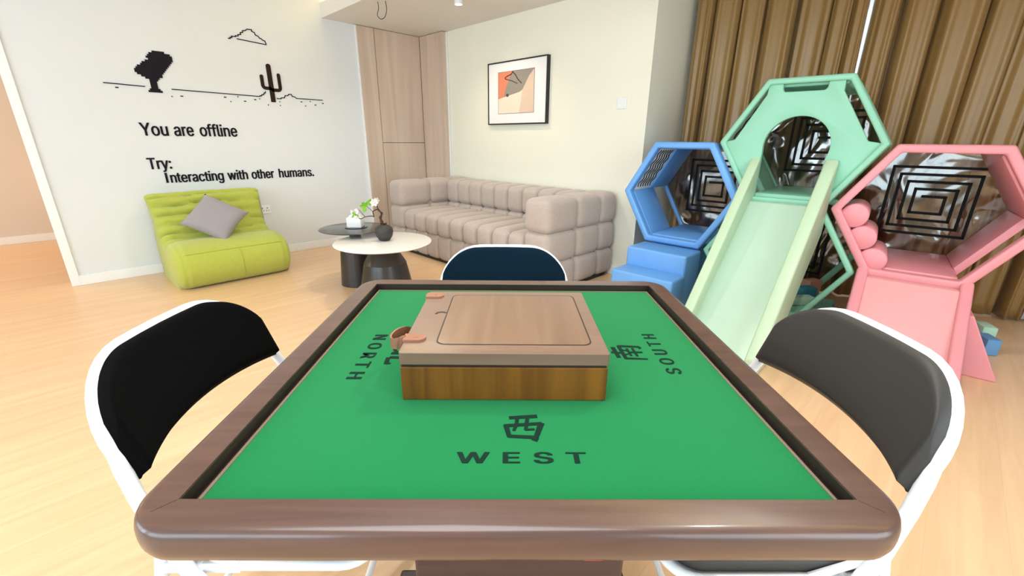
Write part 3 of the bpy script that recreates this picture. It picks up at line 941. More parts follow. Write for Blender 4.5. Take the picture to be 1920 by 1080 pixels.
# ------------------------------------------------------------------ folding chairs
def chair(label, u, v, face, padm, xf=0.225, ztop=0.808):
    """face = direction the sitter looks, in the table's frame (degrees)"""
    x, y = tw(u, v)
    c = thing('folding_chair', label, 'chair', (x, y, 0), TA + R(face - 90), 'folding chairs round the mahjong table')
    r = 0.0125
    w_ = 0.222
    # main tube: front feet, up the back, over the top in a wide curve
    def line(t):       # t = height -> (y) along the slanted tube
        kn = ((0.0, 0.235), (0.40, -0.058), (0.50, -0.122), (0.62, -0.174), (0.72, -0.209), (0.90, -0.266))
        for (z0, y0), (z1, y1) in zip(kn, kn[1:]):
            if t <= z1:
                return y0 + (y1 - y0) * (t - z0) / (z1 - z0)
        return kn[-1][1]
    pts = []
    left = [(-x_, line(z), z) for (x_, z) in ((xf, 0.012), ((xf + .262) / 2, 0.25), (0.262, 0.40), (0.261, 0.45), (0.252, 0.52), (0.238, 0.60), (0.228, 0.65))]
    bow = lambda xx: -0.030 * (1 - (xx / w_) ** 2)
    cr_ = 0.135
    arc_l = [( -w_ + cr_ - cr_ * cos(R(a)), 0, ztop - cr_ + cr_ * sin(R(a))) for a in range(0, 91, 10)]
    arc_l = [(p[0], line(p[2]) + bow(p[0]), p[2]) for p in arc_l]
    mid = [(xx, line(ztop) + bow(xx), ztop) for xx in (-0.05, 0, 0.05)]
    pts = left + arc_l + mid + [(-p[0], p[1], p[2]) for p in reversed(arc_l)] + [(-p[0], p[1], p[2]) for p in reversed(left)]
    bf_ = obj('back_frame', MB().tube(pts, r, 12), 'white_metal', c, smooth=60)
    rear = [(-0.236, -0.275, 0.012), (-0.236, -0.165, 0.44), (-0.238, -0.148, 0.50)]
    for s in (-1, 1):
        q = [(p[0] * -s if False else s * abs(p[0]), p[1], p[2]) for p in rear]
        lg = obj('leg', MB().tube(q, 0.0115, 12), 'white_metal', c, smooth=60)
        obj('foot', MB().lathe([(0.016, 0), (0.016, 0.02), (0.013, 0.03)], 14, (s * 0.236, -0.275, 0.0)), 'black_rubber', lg, smooth=40)
    for s in (-1, 1):
        obj('foot', MB().lathe([(0.018, 0), (0.018, 0.02), (0.015, 0.03)], 14, (s * xf, line(0), 0)), 'black_rubber', bf_, smooth=40)
    obj('stretcher', MB().tube([(-0.236, -0.245, 0.13), (0.236, -0.245, 0.13)], 0.008, 10), 'white_metal', c, smooth=60)
    obj('stretcher', MB().tube([(-xf - .010, line(0.16), 0.16), (xf + .010, line(0.16), 0.16)], 0.008, 10), 'white_metal', c, smooth=60)
    for s in (-1, 1):
        br = MB()
        br.box(s * 0.243 - 0.003, s * 0.243 + 0.003, -0.165, -0.02, 0.436, 0.458)
        br.tube([(s * 0.268, line(.45), 0.450), (s * 0.228, line(.45), 0.450)], 0.010, 12)
        br.tube([(s * 0.252, -0.130, 0.455), (s * 0.205, -0.130, 0.455)], 0.008, 12)
        br.tube([(s * 0.240, -0.15, 0.505), (s * 0.240, -0.03, 0.452)], 0.007, 8)
        obj('hinge_bracket', br, 'white_metal', c, smooth=40)
    # seat: white pan and tube rim, dark pad
    so = [(p[0], p[1], 0.448) for p in round_rect(-0.240, 0.240, -0.178, 0.215, 0.060, 6)]
    st = obj('seat', MB().prism(round_rect(-0.233, 0.233, -0.168, 0.205, 0.054, 6), 0.450, 0.480, 'xy'), padm, c, bev=0.010, seg=3, smooth=50)
    obj('seat_frame', MB().tube(so, 0.0095, 10, closed=True).prism(round_rect(-0.236, 0.236, -0.172, 0.209, 0.058, 6), 0.440, 0.450, 'xy'), 'white_metal', st, smooth=50)
    # curved back pad
    NU, NV = 48, 20
    zb, zt = 0.622, ztop + 0.002
    def outline(uu):        # top edge height along the width
        xx = abs(uu) * 0.2235
        k = xx - (0.2235 - 0.128)
        return zt - (0.128 - math.sqrt(max(0, 0.128 ** 2 - k * k)) if k > 0 else 0)
    front, back = [], []
    for j in range(NV + 1):
        for i in range(NU + 1):
            uu = 2 * i / NU - 1
            uu = math.copysign(abs(uu) ** 0.8, uu)
            z_lo = zb + 0.012 * (1 - uu * uu) - 0.0
            z_hi = max(z_lo + 0.012, outline(uu))
            f = j / NV
            z = z_lo + (z_hi - z_lo) * f
            xx = uu * 0.2235
            yb = line(z) - 0.040 * (1 - uu * uu) + 0.006
            e = min(1, (1 - abs(uu)) / 0.06, f / 0.10 + 0.0, (1 - f) / 0.10)
            th = 0.006 + 0.022 * math.sqrt(max(0, 1 - (1 - e) ** 2))
            front.append((xx, yb + th, z + th * 0.5))
            back.append((xx, yb, z))
    n0 = len(front)
    fs_ = []
    W1 = NU + 1
    for j in range(NV):
        for i in range(NU):
            q = j * W1 + i
            fs_.append((q, q + 1, q + W1 + 1, q + W1))
            fs_.append((n0 + q, n0 + q + W1, n0 + q + W1 + 1, n0 + q + 1))
    ed = [i for i in range(W1)] + [j * W1 + NU for j in range(1, NV + 1)] + [NV * W1 + i for i in range(NU - 1, -1, -1)] + [j * W1 for j in range(NV - 1, 0, -1)]
    for a, b in zip(ed, ed[1:] + ed[:1]):
        fs_.append((a, a + n0, b + n0, b))
    obj('backrest', MB().add(front + back, fs_), padm, c, smooth=70)
    return c
chair('white folding chair with black backrest at the left of the green table', -0.470, 0.012, 0, 'pad_shaded')
chair('white folding chair with black backrest, grey sheen put in its colour, at the right, by the slides', 0.484, -0.014, 180, 'pad_lit')
chair('white folding chair with navy backrest on the far side of the table', -0.030, 0.485, -90, 'pad_navy', 0.264, 0.797)

# ------------------------------------------------------------------ tufted sofa
sf = thing('tufted_sofa', 'long taupe tufted sofa with channel stitching along the cream wall', 'sofa', (1.745, -0.36, 0))
def cells(name, xs, ys, zs, r, bulge):
    mb = MB()
    for a, b in zip(xs, xs[1:]):
        for c_, d in zip(ys, ys[1:]):
            for e, f in zip(zs, zs[1:]):
                mb.pillow(((a + b) / 2, (c_ + d) / 2, (e + f) / 2), ((b - a) / 2 + .002, (d - c_) / 2 + .002, (f - e) / 2 + .002), r, bulge)
    return obj(name, mb, 'sofa', sf, smooth=180)
YB, YF = 0.455, -0.485          # back and front of the sofa in its own frame
xi = [-0.885 + 0.1967 * k for k in range(10)]
# arms: three rows high, three columns deep
for s, nm in ((-1, 'arm'), (1, 'arm')):
    x0, x1 = (-1.135, -0.885) if s < 0 else (0.885, 1.135)
    cells(nm, [x0, x1], [YF, YF + 0.38, YF + 0.70, YB], [0.035, 0.262, 0.500, 0.752], 0.050, 0.010)
cells('back', xi, [0.105, YB - 0.005], [0.262, 0.505, 0.742], 0.045, 0.010)
cells('seat', xi, [YF + 0.01, 0.14], [0.262, 0.462], 0.055, 0.012)
cells('front_panel', xi, [YF + 0.02, YF + 0.14], [0.035, 0.270], 0.035, 0.008)
obj('inner_base', MB().box(-1.09, 1.09, YF + 0.06, YB - 0.04, 0.03, 0.40).box(-1.09, 1.09, 0.2, YB - 0.04, 0.4, 0.68).box(-1.1, -0.92, YF + .06, YB - .04, 0.4, 0.70).box(0.92, 1.1, YF + .06, YB - .04, 0.4, 0.70), 'sofa', sf)
ft = MB()
ft.box(-1.10, 1.10, YF + 0.05, YF + 0.12, 0, 0.036).box(-1.10, 1.10, YB - 0.12, YB - 0.05, 0, 0.036).box(-1.10, -1.04, YF + .1, YB - .1, 0, .036).box(1.04, 1.10, YF + .1, YB - .1, 0, .036)
obj('plinth', ft, 'sofa_foot', sf)

# ------------------------------------------------------------------ lime lounge chair and cushion
tg = thing('lounge_chair', 'low lime green wrinkled lounge chair against the white wall', 'armchair', (0.02, -2.44, 0), R(2))
prof = [(.10, .000), (.05, .06), (.03, .25), (.05, .48), (.085, .66), (.13, .715), (.185, .690), (.225, .60), (.265, .50), (.315, .41), (.375, .355), (.46, .345), (.56, .360), (.66, .352), (.745, .310), (.800, .230), (.805, .130), (.765, .045), (.70, .004), (.55, .0), (.35, .0)]
loop = catmull([(p[0], p[1], 0) for p in prof], 7, True)
pp = [(p.x, max(0, p.y)) for p in loop]
NP = len(pp)
NT = 56
hw = 0.425
nor = []
for i in range(NP):
    a, b = pp[(i - 1) % NP], pp[(i + 1) % NP]
    d = Vector((b[0] - a[0], b[1] - a[1])).normalized()
    nor.append((-d.y, d.x))
# orientation: make normals point outward
area2 = sum(pp[i][0] * pp[(i + 1) % NP][1] - pp[(i + 1) % NP][0] * pp[i][1] for i in range(NP))
sg = 1 if area2 < 0 else -1
arc = [0.0]
for i in range(NP):
    a, b = pp[i], pp[(i + 1) % NP]
    arc.append(arc[-1] + math.hypot(b[0] - a[0], b[1] - a[1]))
i_top = max(range(NP), key=lambda i: pp[i][1])
i_crease = min(range(NP), key=lambda i: abs(pp[i][0] - .42) + abs(pp[i][1] - .345))
vs_ = []
for k in range(NT + 1):
    tt = 2 * k / NT - 1
    tt = math.copysign(abs(tt) ** 0.85, tt)
    e = max(0, (abs(tt) - 0.80) / 0.20)
    ins0 = 0.085 * (1 - math.sqrt(max(0, 1 - e * e)))
    for i in range(NP):
        p, nn = pp[i], nor[i]
        ins = ins0 * (1 - 0.75 * min(1, max(0, (p[1] - .42) / .2)))
        s = arc[i]
        dsp = 0.0
        if i_top <= i <= i_crease + 2:        # pleats across the back
            f = (i - i_top) / (i_crease - i_top)
            ph = f * 6.6 + 0.10 * sin(3.1 * tt + f * 5) + 0.07 * sin(7.3 * tt + 2)
            g = abs(sin(pi * ph)) ** 0.45
            env = min(1, f * 4 + .25) * (1 - 0.25 * max(0, f - .8) * 5)
            dsp = 0.060 * (g - 0.6) * env * (0.75 + 0.25 * cos(2.2 * tt + 3 * f))
        elif i_crease < i and p[1] > .02:     # shallow quilting of the seat
            f = (p[0] - .40) / .4
            dsp = 0.006 * sin(pi * 2.2 * f) + 0.006 * (1 - tt * tt) - 0.014 * math.exp(-((abs(tt) - .86) / .02) ** 2)
            dsp += 0.006 * abs(sin(16 * tt)) * max(0, abs(tt) - .78) / .22
        if p[1] < .004:
            x_, z_ = p
            z_ = 0.0
            x_ = x_ + (0.42 - x_) * ins * 0.9
            vs_.append((x_, tt * hw, z_))
            continue
        q = (p[0] + sg * nn[0] * (dsp - ins), p[1] + sg * nn[1] * (dsp - ins))
        wide = 1.0 - 0.03 * max(0, min(1, (p[1] - .36) / .15)) + 0.05 * max(0, p[1] - .58) / .13 + 0.03 * math.exp(-((p[0] - .70) / .2) ** 2)
        vs_.append((q[0], tt * hw * wide, max(0.0, q[1])))
fs_ = []
for k in range(NT):
    for i in range(NP):
        j = (i + 1) % NP
        fs_.append((k * NP + i, k * NP + j, (k + 1) * NP + j, (k + 1) * NP + i))
fs_.append(tuple(range(NP)))
fs_.append(tuple(reversed(range(NT * NP, (NT + 1) * NP))))
tb_ = obj('body', MB().add(vs_, fs_), 'togo', tg, smooth=60)
# stitched seams of the front
sm = MB()
def surf(i, tt):
    k = min(range(NT + 1), key=lambda k: abs(math.copysign(abs(2 * k / NT - 1) ** .85, 2 * k / NT - 1) - tt))
    return Vector(vs_[k * NP + i])
i_front = [i for i in range(NP) if pp[i][0] > .70 and pp[i][1] > .02 and i > i_crease]
ih = min(i_front, key=lambda i: abs(pp[i][1] - .285))
sm.tube([surf(ih, t_ / 20) + Vector((0.001, 0, 0.0)) for t_ in range(-16, 17)], 0.0035, 6)
sm.tube([surf(i, 0.08) + Vector((0.001, 0, 0)) for i in i_front if pp[i][1] < .29], 0.0035, 6)
obj('seam', sm, 'togo_seam', tb_, smooth=180)

cu = thing('throw_cushion', 'grey square cushion standing on its corner on the lime chair', 'cushion', (0.492, -2.455, 0.514), 0)
vs_, fs_ = [], []
N = 22
for sgn in (1, -1):
    for i in range(N + 1):
        for j in range(N + 1):
            u, v = 2 * i / N - 1, 2 * j / N - 1
            pin = 1 - 0.09 * (1 - u * u) * abs(v) ** 4 - 0.0
            pin2 = 1 - 0.09 * (1 - v * v) * abs(u) ** 4
            th = 0.062 * ((1 - u ** 4) * (1 - v ** 4)) ** 0.55
            a, b = u * 0.186 * pin2, v * 0.186 * pin
            vs_.append((a, b, sgn * th))
n1 = (N + 1) ** 2
for q0 in (0, n1):
    for i in range(N):
        for j in range(N):
            q = q0 + i * (N + 1) + j
            fs_.append((q, q + N + 1, q + N + 2, q + 1))
oc = obj('cushion_cover', MB().add(vs_, fs_), 'cushion', cu, smooth=180, merge=True)
# plane of the cushion: spun 45 degrees, leaning on the back
oc.rotation_euler = (Matrix.Rotation(R(-8), 4, 'Z') @ Matrix.Rotation(R(47), 4, 'Y') @ Matrix.Rotation(R(52), 4, 'Z')).to_euler()

# ------------------------------------------------------------------ coffee tables and what stands on them
def round_table(label, loc, rt, h, top_m, th, prof_):
    t = thing('coffee_table', label, 'coffee table', loc, 0, 'pair of round coffee tables')
    obj('tabletop', MB().lathe([(rt - .02, h - th), (rt - .004, h - th * .55), (rt, h - th * .3), (rt - .002, h - .001), (rt - .006, h)], 72), top_m, t, smooth=50)
    obj('base', MB().lathe(prof_, 56), 'black_metal', t, smooth=14)
    return t
round_table('round white topped coffee table with dark hourglass base in front of the sofa', (1.945, -1.680, 0), 0.365, 0.43, 'stone_top', 0.016,
            [(0.215, 0.0), (0.215, 0.004), (0.160, 0.265), (0.085, 0.395), (0.10, 0.412), (0.14, 0.414)])
round_table('smaller round black topped coffee table tucked behind the white topped one', (1.515, -1.700, 0), 0.275, 0.475, 'black_top', 0.010,
            [(0.150, 0.0), (0.150, 0.004), (0.128, 0.300), (0.045, 0.400), (0.045, 0.458), (0.09, 0.465)])

vz = thing('flower_vase', 'round dark vase with a gnarled flowering branch on the white table', 'vase', (1.925, -1.655, 0.43))
obj('vase_body', MB().lathe([(0.030, 0.0), (0.040, 0.004), (0.060, 0.035), (0.068, 0.070), (0.062, 0.100), (0.040, 0.118), (0.022, 0.124), (0.024, 0.130), (0.016, 0.128), (0.014, 0.10)], 40), 'vase', vz, smooth=60)
# the branch lies in a plane facing the camera: e1 to the picture's right
e1 = Vector((cos(YAW), sin(YAW), 0)); e2 = Vector((-sin(YAW), cos(YAW), 0))
def vp(a, h_, d=0.0): return e1 * a * 0.85 + e2 * d + Vector((0, 0, h_ if h_ < .13 else .13 + (h_ - .13) * 0.72))
brn = MB()
trunk = catmull([vp(0, .10), vp(-.012, .145), vp(-.022, .19), vp(-.010, .235, .01), vp(-.030, .27), vp(-.045, .315), vp(-.058, .345)], 5)
brn.tube(trunk, [0.013 - 0.0095 * i / (len(trunk) - 1) + 0.002 * sin(i * 1.3) for i in range(len(trunk))], 8)
side = catmull([vp(-.035, .285), vp(-.070, .270, -.01), (vp(-.085, .250)), vp(-.080, .205), vp(-.100, .210), vp(-.150, .205, -.02), vp(-.190, .185, -.02), vp(-.215, .20, -.02), vp(-.235, .235, -.02)], 5)
brn.tube(side, [0.0045 - 0.002 * i / (len(side) - 1) for i in range(len(side))], 7)
twig = catmull([vp(-.150, .205, -.02), vp(-.185, .25, -.01), vp(-.21, .275, 0)], 4)
brn.tube(twig, 0.0022, 6)
twig2 = catmull([vp(-.085, .255), vp(-.12, .29, .01), vp(-.155, .315, .01), vp(-.20, .310, .01)], 4)
brn.tube(twig2, 0.0022, 6)
for k in range(4):
    a = k * 1.6 + .4
    brn.tube([vp(0, .124), vp(.022 * cos(a), .136, .022 * sin(a)), vp(.036 * cos(a), .140 + .006 * (k % 2), .036 * sin(a))], [0.004, 0.003, 0.0012], 6)
obj('branch', brn, 'branch', vz, smooth=180)
def leaf(mb, base, tip, wd, nrm_):
    b, t_ = Vector(base), Vector(tip)
    d = t_ - b
    s = d.cross(Vector(nrm_)).normalized() * wd
    m1 = b + d * 0.35; m2 = b + d * 0.7
    up = Vector(nrm_).normalized() * 0.006
    th = Vector(nrm_).normalized() * 0.0012
    top = [b, m1 + s, m2 + s * .8, t_, m2 - s * .8, m1 - s]
    mids = [m1 - up, m2 - up]
    v = [tuple(p) for p in top] + [tuple(p) for p in mids]
    f = [(0, 1, 6), (1, 2, 7, 6), (2, 3, 7), (3, 4, 7), (4, 5, 6, 7), (5, 0, 6)]
    mb.add(v, f)
    mb.add([tuple(Vector(p) - th) for p in v], [tuple(reversed(q)) for q in f])
lf = MB()
c0 = vp(-.155, .305, 0)
for (a, h_, wd) in ((-.165, .245, .011), (-.195, .300, .012), (-.175, .355, .012), (-.145, .365, .011), (-.115, .345, .011), (-.130, .270, .011), (-.100, .385, .012), (-.185, .325, .011), (-.150, .255, .012)):
    leaf(lf, c0, vp(a, h_, rnd.uniform(-.03, .03)), wd, (e2 * -1 + Vector((0, 0, rnd.uniform(-.3, .5)))))
obj('leaf_cluster', lf, 'leaf', vz)
lf = MB()
c1 = vp(-.110, .345, 0)
for (a, h_) in ((-.085, .395), (-.070, .372), (-.095, .32)):
    leaf(lf, c1, vp(a, h_, -.01), .010, (e2 * -1))
obj('leaf_cluster', lf, 'leaf', vz)
lf = MB()
c2 = vp(-.235, .225, -.02)
for (a, h_) in ((-.275, .195), (-.260, .255), (-.225, .180), (-.200, .215), (-.245, .165)):
    leaf(lf, c2, vp(a, h_, rnd.uniform(-.04, 0)), .011, (e2 * -1 + Vector((0, 0, .3))))
obj('leaf_cluster', lf, 'leaf', vz)
def flower(c_, r):
    fl = MB()
    for k in range(6):
        a = 2 * pi * k / 6
        leaf(fl, c_, c_ + e1 * cos(a) * r + Vector((0, 0, sin(a) * r)) + e2 * -0.012, r * .36, (e2 * -1))
    fl.pillow(tuple(c_ - e2 * .004), (.007, .007, .007), .006, 0, 4)
    obj('flower', fl, 'petal', vz)
flower(vp(-.062, .355, -.005), 0.034); flower(vp(-.045, .372, .01), 0.026)
flower(vp(-.225, .20, -.03), 0.022)

tp = thing('tissue_box', 'white tissue box on the black topped coffee table', 'tissue box', (1.500, -1.675, 0.475), R(45))
obj('box', MB().box(-.060, .060, -.05, .05, 0.004, 0.085), 'tissue', tp, bev=0.008, seg=3, smooth=50)
obj('tray', MB().lathe([(0.085, 0.0), (0.090, 0.004), (0.085, 0.005)], 36), 'black_top', tp, smooth=40)
obj('lid', MB().prism([(-.048, .085), (.048, .085), (.030, .108), (-.030, .108)], -.04, .04), 'tissue', tp, bev=0.006, seg=2, smooth=50)
ts = MB()
for k in range(5):
    a = k * 1.25
    leaf(ts, (0, 0, .104), (.034 * cos(a), .034 * sin(a), .142 + .01 * (k % 2)), .018, (cos(a + .6), sin(a + .6), .4))
obj('tissue', ts, 'petal', tp)

# ------------------------------------------------------------------ soft play set
def hexpts(av, at, hz, zc, inset=0.0):
    P = [(av, 0), (at, hz), (-at, hz), (-av, 0), (-at, -hz), (at, -hz)]
    P = [Vector(p) for p in P]
    if inset:
        out = []
        n_ = 6
        for i in range(6):
            a, b, c_ = P[i - 1], P[i], P[(i + 1) % 6]
            d1 = (b - a).normalized(); d2 = (c_ - b).normalized()
            n1 = Vector((-d1.y, d1.x)); n2 = Vector((-d2.y, d2.x))   # inward for ccw
            k = inset / (1 + n1.dot(n2))
            out.append(b + (n1 + n2) * k)
        P = out
    return [(p.x, p.y + zc) for p in P]
def ring(name, hx, t0, t1, b0, b1, m, par, bev=0.012):
    o_ = hexpts(*hx, t0); i_ = hexpts(*hx, t1)
    mb = MB()
    vs_ = [(p[0], b0, p[1]) for p in o_] + [(p[0], b0, p[1]) for p in i_] + [(p[0], b1, p[1]) for p in o_] + [(p[0], b1, p[1]) for p in i_]
    fs_ = []
    for i in range(6):
        j = (i + 1) % 6
        fs_ += [(i, j, 6 + j, 6 + i), (12 + i, 18 + i, 18 + j, 12 + j), (i, 12 + i, 12 + j, j), (6 + i, 6 + j, 18 + j, 18 + i)]
    return obj(name, mb.add(vs_, fs_), m, par, smooth=40, bev=bev, seg=3)
def edge_panel(name, hx, k, t0, t1, b0, b1, m, par, bev=0.008, cut=0.0):
    o_ = hexpts(*hx, t0); i_ = hexpts(*hx, t1)
    j = (k + 1) % 6
    poly = [o_[k], o_[j], i_[j], i_[k]]
    return obj(name, MB().prism(poly, b0, b1), m, par, smooth=40, bev=bev if bev else None)
def spiral(name, c_, hwid, hhei, turns, step_, b, m, par, wd=0.017):
    """square spiral print, wound from the outside in"""
    x0, x1, z0, z1 = c_[0] - hwid, c_[0] + hwid, c_[1] - hhei, c_[1] + hhei
    sx, sz = step_, step_ * hhei / hwid
    pts = [(x1, z1)]
    for k in range(turns):
        pts += [(x0 + k * sx, z1 - k * sz), (x0 + k * sx, z0 + k * sz), (x1 - k * sx, z0 + k * sz), (x1 - k * sx, z1 - (k + 1) * sz)]
    pts.append((x0 + turns * sx, z1 - turns * sz))
    mb = MB()
    for seg_ in line_bars(pts, wd):
        mb.prism(seg_, b - 0.0015, b + 0.0005)
    return obj(name, mb, m, par)
def vinyl_wall(hx, t, b, par, name='clear_back'):
    return obj(name, MB().prism(hexpts(*hx, t), b, b + 0.0015), 'vinyl', par)
def wave_window(hx, k, t, b0, b1, par):
    """grey see-through strip along edge k with wavy black lines"""
    o_ = hexpts(*hx, t); i_ = hexpts(*hx, t + 0.004)
    j = (k + 1) % 6
    wnd = obj('side_window', MB().prism([o_[k], o_[j], i_[j], i_[k]], b0, b1), 'mesh_grey', par)
    p, q = Vector(i_[k]), Vector(i_[j])
    d = (q - p); nn = Vector((-d.y, d.x)).normalized()
    mb = MB()
    nl = 6
    for c_ in range(nl):
        bb = b0 + (b1 - b0) * (0.16 + 0.68 * c_ / (nl - 1))
        pts = []
        for s in range(41):
            f = 0.08 + 0.84 * s / 40
            w_ = p + d * f + nn * 0.002
            pts.append((w_.x, bb + 0.012 * sin(f * 2 * pi * 4.5), w_.y))
        mb.tube(pts, 0.0040, 6)
    obj('wavy_line', mb, 'print_black', wnd, smooth=180)
    return wnd

TH = 0.044
# --- blue tunnel with steps
ZO = 0.06
HB = (0.432, 0.212, 0.371, ZO + 2 * 0.371)
FB = HB[3] - HB[2]
bu = thing('climbing_tunnel', 'blue padded hexagon climbing tunnel with two steps left of the green slide', 'play tunnel', (3.520, -0.155, 0), 0.015, 'soft play hexagons')
DB = 0.70
ring('front_ring', HB, 0.0, TH, 0.0, 0.07, 'blue_pad', bu)
ring('rear_ring', HB, 0.010, TH, DB - 0.05, DB, 'blue_pad', bu)
edge_panel('floor_pad', HB, 4, 0.005, 0.055, 0.06, DB - 0.04, 'blue_pad', bu)
edge_panel('side_pad', HB, 3, 0.010, 0.050, 0.06, 0.40, 'blue_pad', bu)
edge_panel('roof_pad', HB, 2, 0.010, 0.050, 0.34, DB - 0.04, 'blue_pad', bu)
edge_panel('roof_pad', HB, 1, 0.010, 0.050, 0.06, DB - 0.04, 'blue_pad', bu)
wave_window(HB, 2, 0.030, 0.06, 0.35, bu)
cb = vinyl_wall(HB, 0.03, DB - 0.03, bu)
spiral('square_spiral', (0.02, HB[3] + 0.02), 0.20, 0.21, 4, 0.042, DB - 0.032, 'print_black', cb)
obj('step', MB().box(-0.222, 0.235, -0.245, 0.02, 0.0, FB - 0.008), 'blue_pad', bu, bev=0.016, seg=3, smooth=40)['label'] = 'upper step'
obj('step', MB().box(-0.215, 0.250, -0.460, -0.247, 0.0, 0.290), 'blue_pad', bu, bev=0.016, seg=3, smooth=40)['label'] = 'lower step'
obj('under_block', MB().box(-0.19, 0.19, 0.08, DB - 0.08, 0.0, FB - 0.002), 'blue_pad', bu, bev=0.012)

# --- green tower: lower and upper hexagon, slide
HG = (0.446, 0.217, 0.371, ZO + 3 * 0.371)
HS = (0.446, 0.217, 0.371, ZO + 0.371)
FG = HG[3] - HG[2]
gn = thing('slide_tower', 'tall mint green hexagon tower with an arched opening and a slide', 'slide', (4.200, -0.097, 0), 0.055, 'soft play hexagons')
DG = 0.76
ring('upper_front_ring', HG, 0.0, 0.034, 0.0, 0.06, 'green_pad', gn)
ring('upper_rear_ring', HG, 0.012, 0.055, DG - 0.05, DG, 'green_pad', gn)
ring('middle_ring', HG, 0.006, 0.045, 0.36, 0.41, 'green_pad', gn)
ring('lower_front_ring', HS, 0.0, 0.034, 0.0, 0.055, 'green_pad', gn)
ring('lower_rear_ring', HS, 0.012, 0.055, DG - 0.05, DG, 'green_pad', gn)
edge_panel('floor_pad', HG, 4, 0.005, 0.055, 0.05, DG - 0.04, 'green_pad', gn)
edge_panel('roof_pad', HG, 1, 0.012, 0.050, 0.05, DG - 0.04, 'green_pad', gn)
edge_panel('side_pad', HG, 3, 0.020, 0.045, 0.38, DG - 0.04, 'green_pad', gn)
edge_panel('side_pad', HG, 5, 0.030, 0.050, 0.05, 0.38, 'green_pad', gn)
wave_window(HG, 2, 0.030, 0.05, 0.37, gn)
cg = vinyl_wall(HG, 0.03, DG - 0.03, gn)
spiral('square_spiral', (0.045, HG[3] + 0.01), 0.205, 0.205, 4, 0.044, DG - 0.032, 'print_black', cg)
cg2 = vinyl_wall(HS, 0.03, DG - 0.03, gn)
spiral('square_spiral', (0.0, HS[3]), 0.21, 0.21, 4, 0.044, DG - 0.032, 'print_black', cg2)
obj('floor_mat', MB().box(-0.24, 0.24, 0.01, DG, 0.0, ZO + 0.045).box(-0.36, 0.36, 0.2, DG - .1, 0.0, ZO), 'green_pad', gn, bev=0.01)
# front board with arch, notch and two side cut-outs
ins = hexpts(*HG, 0.028)
zc = HG[3]
out = [ins[5], (ins[0][0], ins[0][1]), (0.395, 1.178), (0.345, 1.186), (0.180, 1.457), (0.178, ins[1][1]), (0.100, ins[1][1]), (0.097, 1.478), (0.085, 1.466), (-0.118, 1.466), (-0.128, 1.478), (-0.131, ins[1][1]), (-0.208, ins[1][1]), (-0.212, 1.456), (-0.357, 1.190), (-0.405, 1.180), ins[3], ins[4]]
zf = FG + 0.036
arch = [(-0.180, zf)] + arc2(-0.004, 1.150, 0.178, 188, -22, 26) + [(0.150, zf)]
poly = out + arch
obj('front_board', MB().prism(poly, 0.018, 0.055), 'green_pad', gn, bev=0.006, seg=2, smooth=40)
# slide, turned a little to the left
SLR = -0.055
def srot(x, y):
    return (cos(SLR) * x - sin(SLR) * y, sin(SLR) * x + cos(SLR) * y)
sld = MB().prism([(0.01, FG - 0.03), (0.01, FG + 0.012), (-0.05, FG + 0.006), (-0.80, 0.035), (-0.84, 0.012), (-0.84, 0.0), (-0.78, 0.0), (-0.06, FG - 0.09)], -0.19, 0.17, 'yz')
sl_ = obj('slide', sld, 'green_slide', gn, bev=0.004, smooth=40)
sl_.rotation_euler = (0, 0, SLR)
for (a0, a1) in ((-0.240, -0.180), (0.168, 0.238)):
    rl = obj('slide_rail', MB().prism([(0.012, 1.086), (0.012, FG - 0.16), (-0.62, 0.0), (-0.86, 0.0), (-0.86, 0.085)], a0, a1, 'yz'), 'green_rail', sl_, bev=0.010, seg=3, smooth=40)

# --- pink tunnel with slide and bolsters
HP = (0.446, 0.217, 0.371, ZO + 2 * 0.371)
pk = thing('climbing_tunnel', 'pink padded hexagon climbing tunnel with bolsters and a short slide', 'play tunnel', (4.895, -0.053, 0), 0.09, 'soft play hexagons')
DP = 0.76
ring('front_ring', HP, 0.0, TH, 0.0, 0.07, 'pink_pad', pk)
ring('rear_ring', HP, 0.014, TH, DP - 0.05, DP, 'pink_pad', pk)
edge_panel('floor_pad', HP, 4, 0.005, 0.055, 0.06, DP - 0.04, 'pink_pad', pk)
edge_panel('side_pad', HP, 5, 0.012, 0.055, 0.30, DP - 0.04, 'pink_pad', pk)
edge_panel('roof_pad', HP, 0, 0.012, 0.055, 0.06, DP - 0.04, 'pink_pad', pk)
cp = vinyl_wall(HP, 0.03, DP - 0.03, pk)
spiral('square_spiral', (0.02, HP[3] + 0.015), 0.215, 0.215, 4, 0.046, DP - 0.032, 'print_black', cp)
for (a, z) in ((-0.325, 0.768), (-0.262, 0.643), (-0.188, 0.520)):
    obj('bolster', MB().tube([(a, 0.035, z), (a, 0.042, z), (a, 0.36, z), (a, 0.367, z)], [0.064, 0.070, 0.070, 0.064], 36), 'pink_pad', pk, smooth=50)
obj('under_block', MB().box(-0.19, 0.19, 0.10, DP - 0.08, 0.0, FB - 0.002), 'pink_pad', pk, bev=0.012)
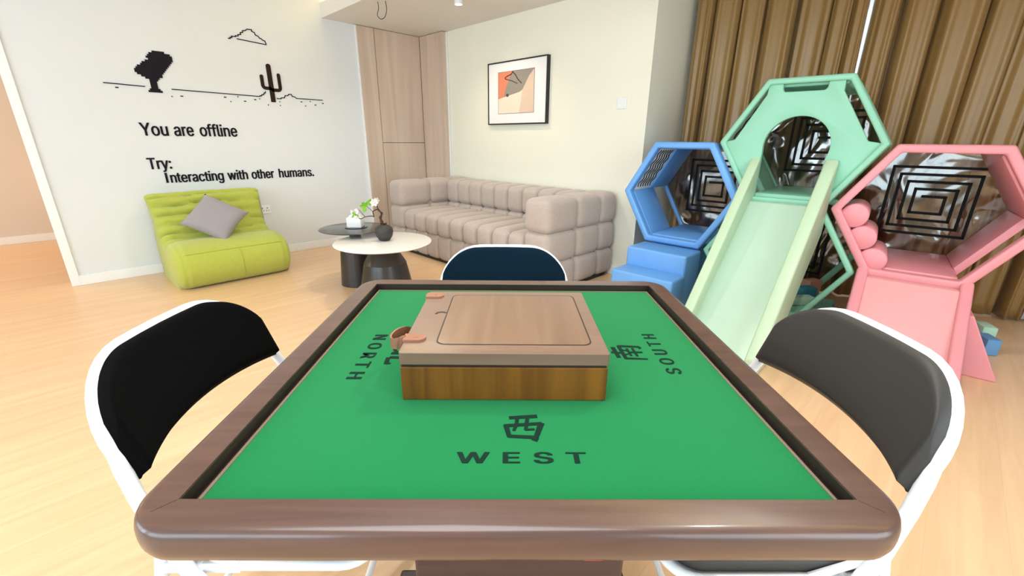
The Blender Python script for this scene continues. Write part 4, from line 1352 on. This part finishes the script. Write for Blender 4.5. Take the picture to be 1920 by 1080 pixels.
ps = obj('slide', MB().prism([(0.01, FB - 0.04), (0.01, FB + 0.008), (-0.04, FB + 0.002), (-0.47, 0.03), (-0.50, 0.0), (-0.42, 0.0), (-0.05, FB - 0.08)], -0.19, 0.20, 'yz'), 'pink_slide', pk, bev=0.004, smooth=40)
for (a0, a1) in ((-0.245, -0.188), (0.198, 0.252)):
    obj('slide_rail', MB().prism([(0.012, FB + 0.055), (0.012, FB - 0.12), (-0.38, 0.0), (-0.52, 0.0), (-0.52, 0.05), (-0.46, 0.085)], a0, a1, 'yz'), 'pink_pad', ps, bev=0.012, seg=3, smooth=40)
obj('support_wedge', MB().prism([(0.255, 0.33), (0.255, 0.0), (0.44, 0.0), (0.275, 0.33)], -0.10, 0.02), 'pink_pad', pk, bev=0.006)

# --- loose foam pieces
def foam(label, loc, rz, dims, m, tilt=0):
    o = obj('foam_block', MB().box(-dims[0] / 2, dims[0] / 2, -dims[1] / 2, dims[1] / 2, 0, dims[2]), m, bev=0.008, seg=2, smooth=40)
    o.location = loc
    o.rotation_euler = (tilt, 0, rz)
    return tag(o, label, 'foam block', 'loose foam blocks')
foam('blue foam block on the floor behind the pink slide', (5.300, 0.36, 0), 0.5, (0.07, 0.12, 0.10), 'foam_blue')
foam('mint foam block on the floor behind the blue foam block', (5.285, 0.50, 0), 0.4, (0.07, 0.12, 0.13), 'foam_mint')
def gw(a, b):
    return (4.200 + cos(.055) * a - sin(.055) * b, -0.097 + sin(.055) * a + cos(.055) * b)
zm = ZO + 0.0455
for (lab, a, b, rz, dm, m) in (('pale mint foam block lying inside the lower green hexagon', 0.165, 0.21, -0.75, (0.07, 0.22, 0.06), 'foam_mint'),
                               ('teal foam block behind the pale mint one inside the lower green hexagon', 0.185, 0.42, -0.6, (0.08, 0.12, 0.08), 'foam_teal'),
                               ('salmon foam block furthest back inside the lower green hexagon', 0.19, 0.62, -0.5, (0.08, 0.12, 0.09), 'foam_salmon')):
    x, y = gw(a, b)
    foam(lab, (x, y, zm), rz, dm, m)
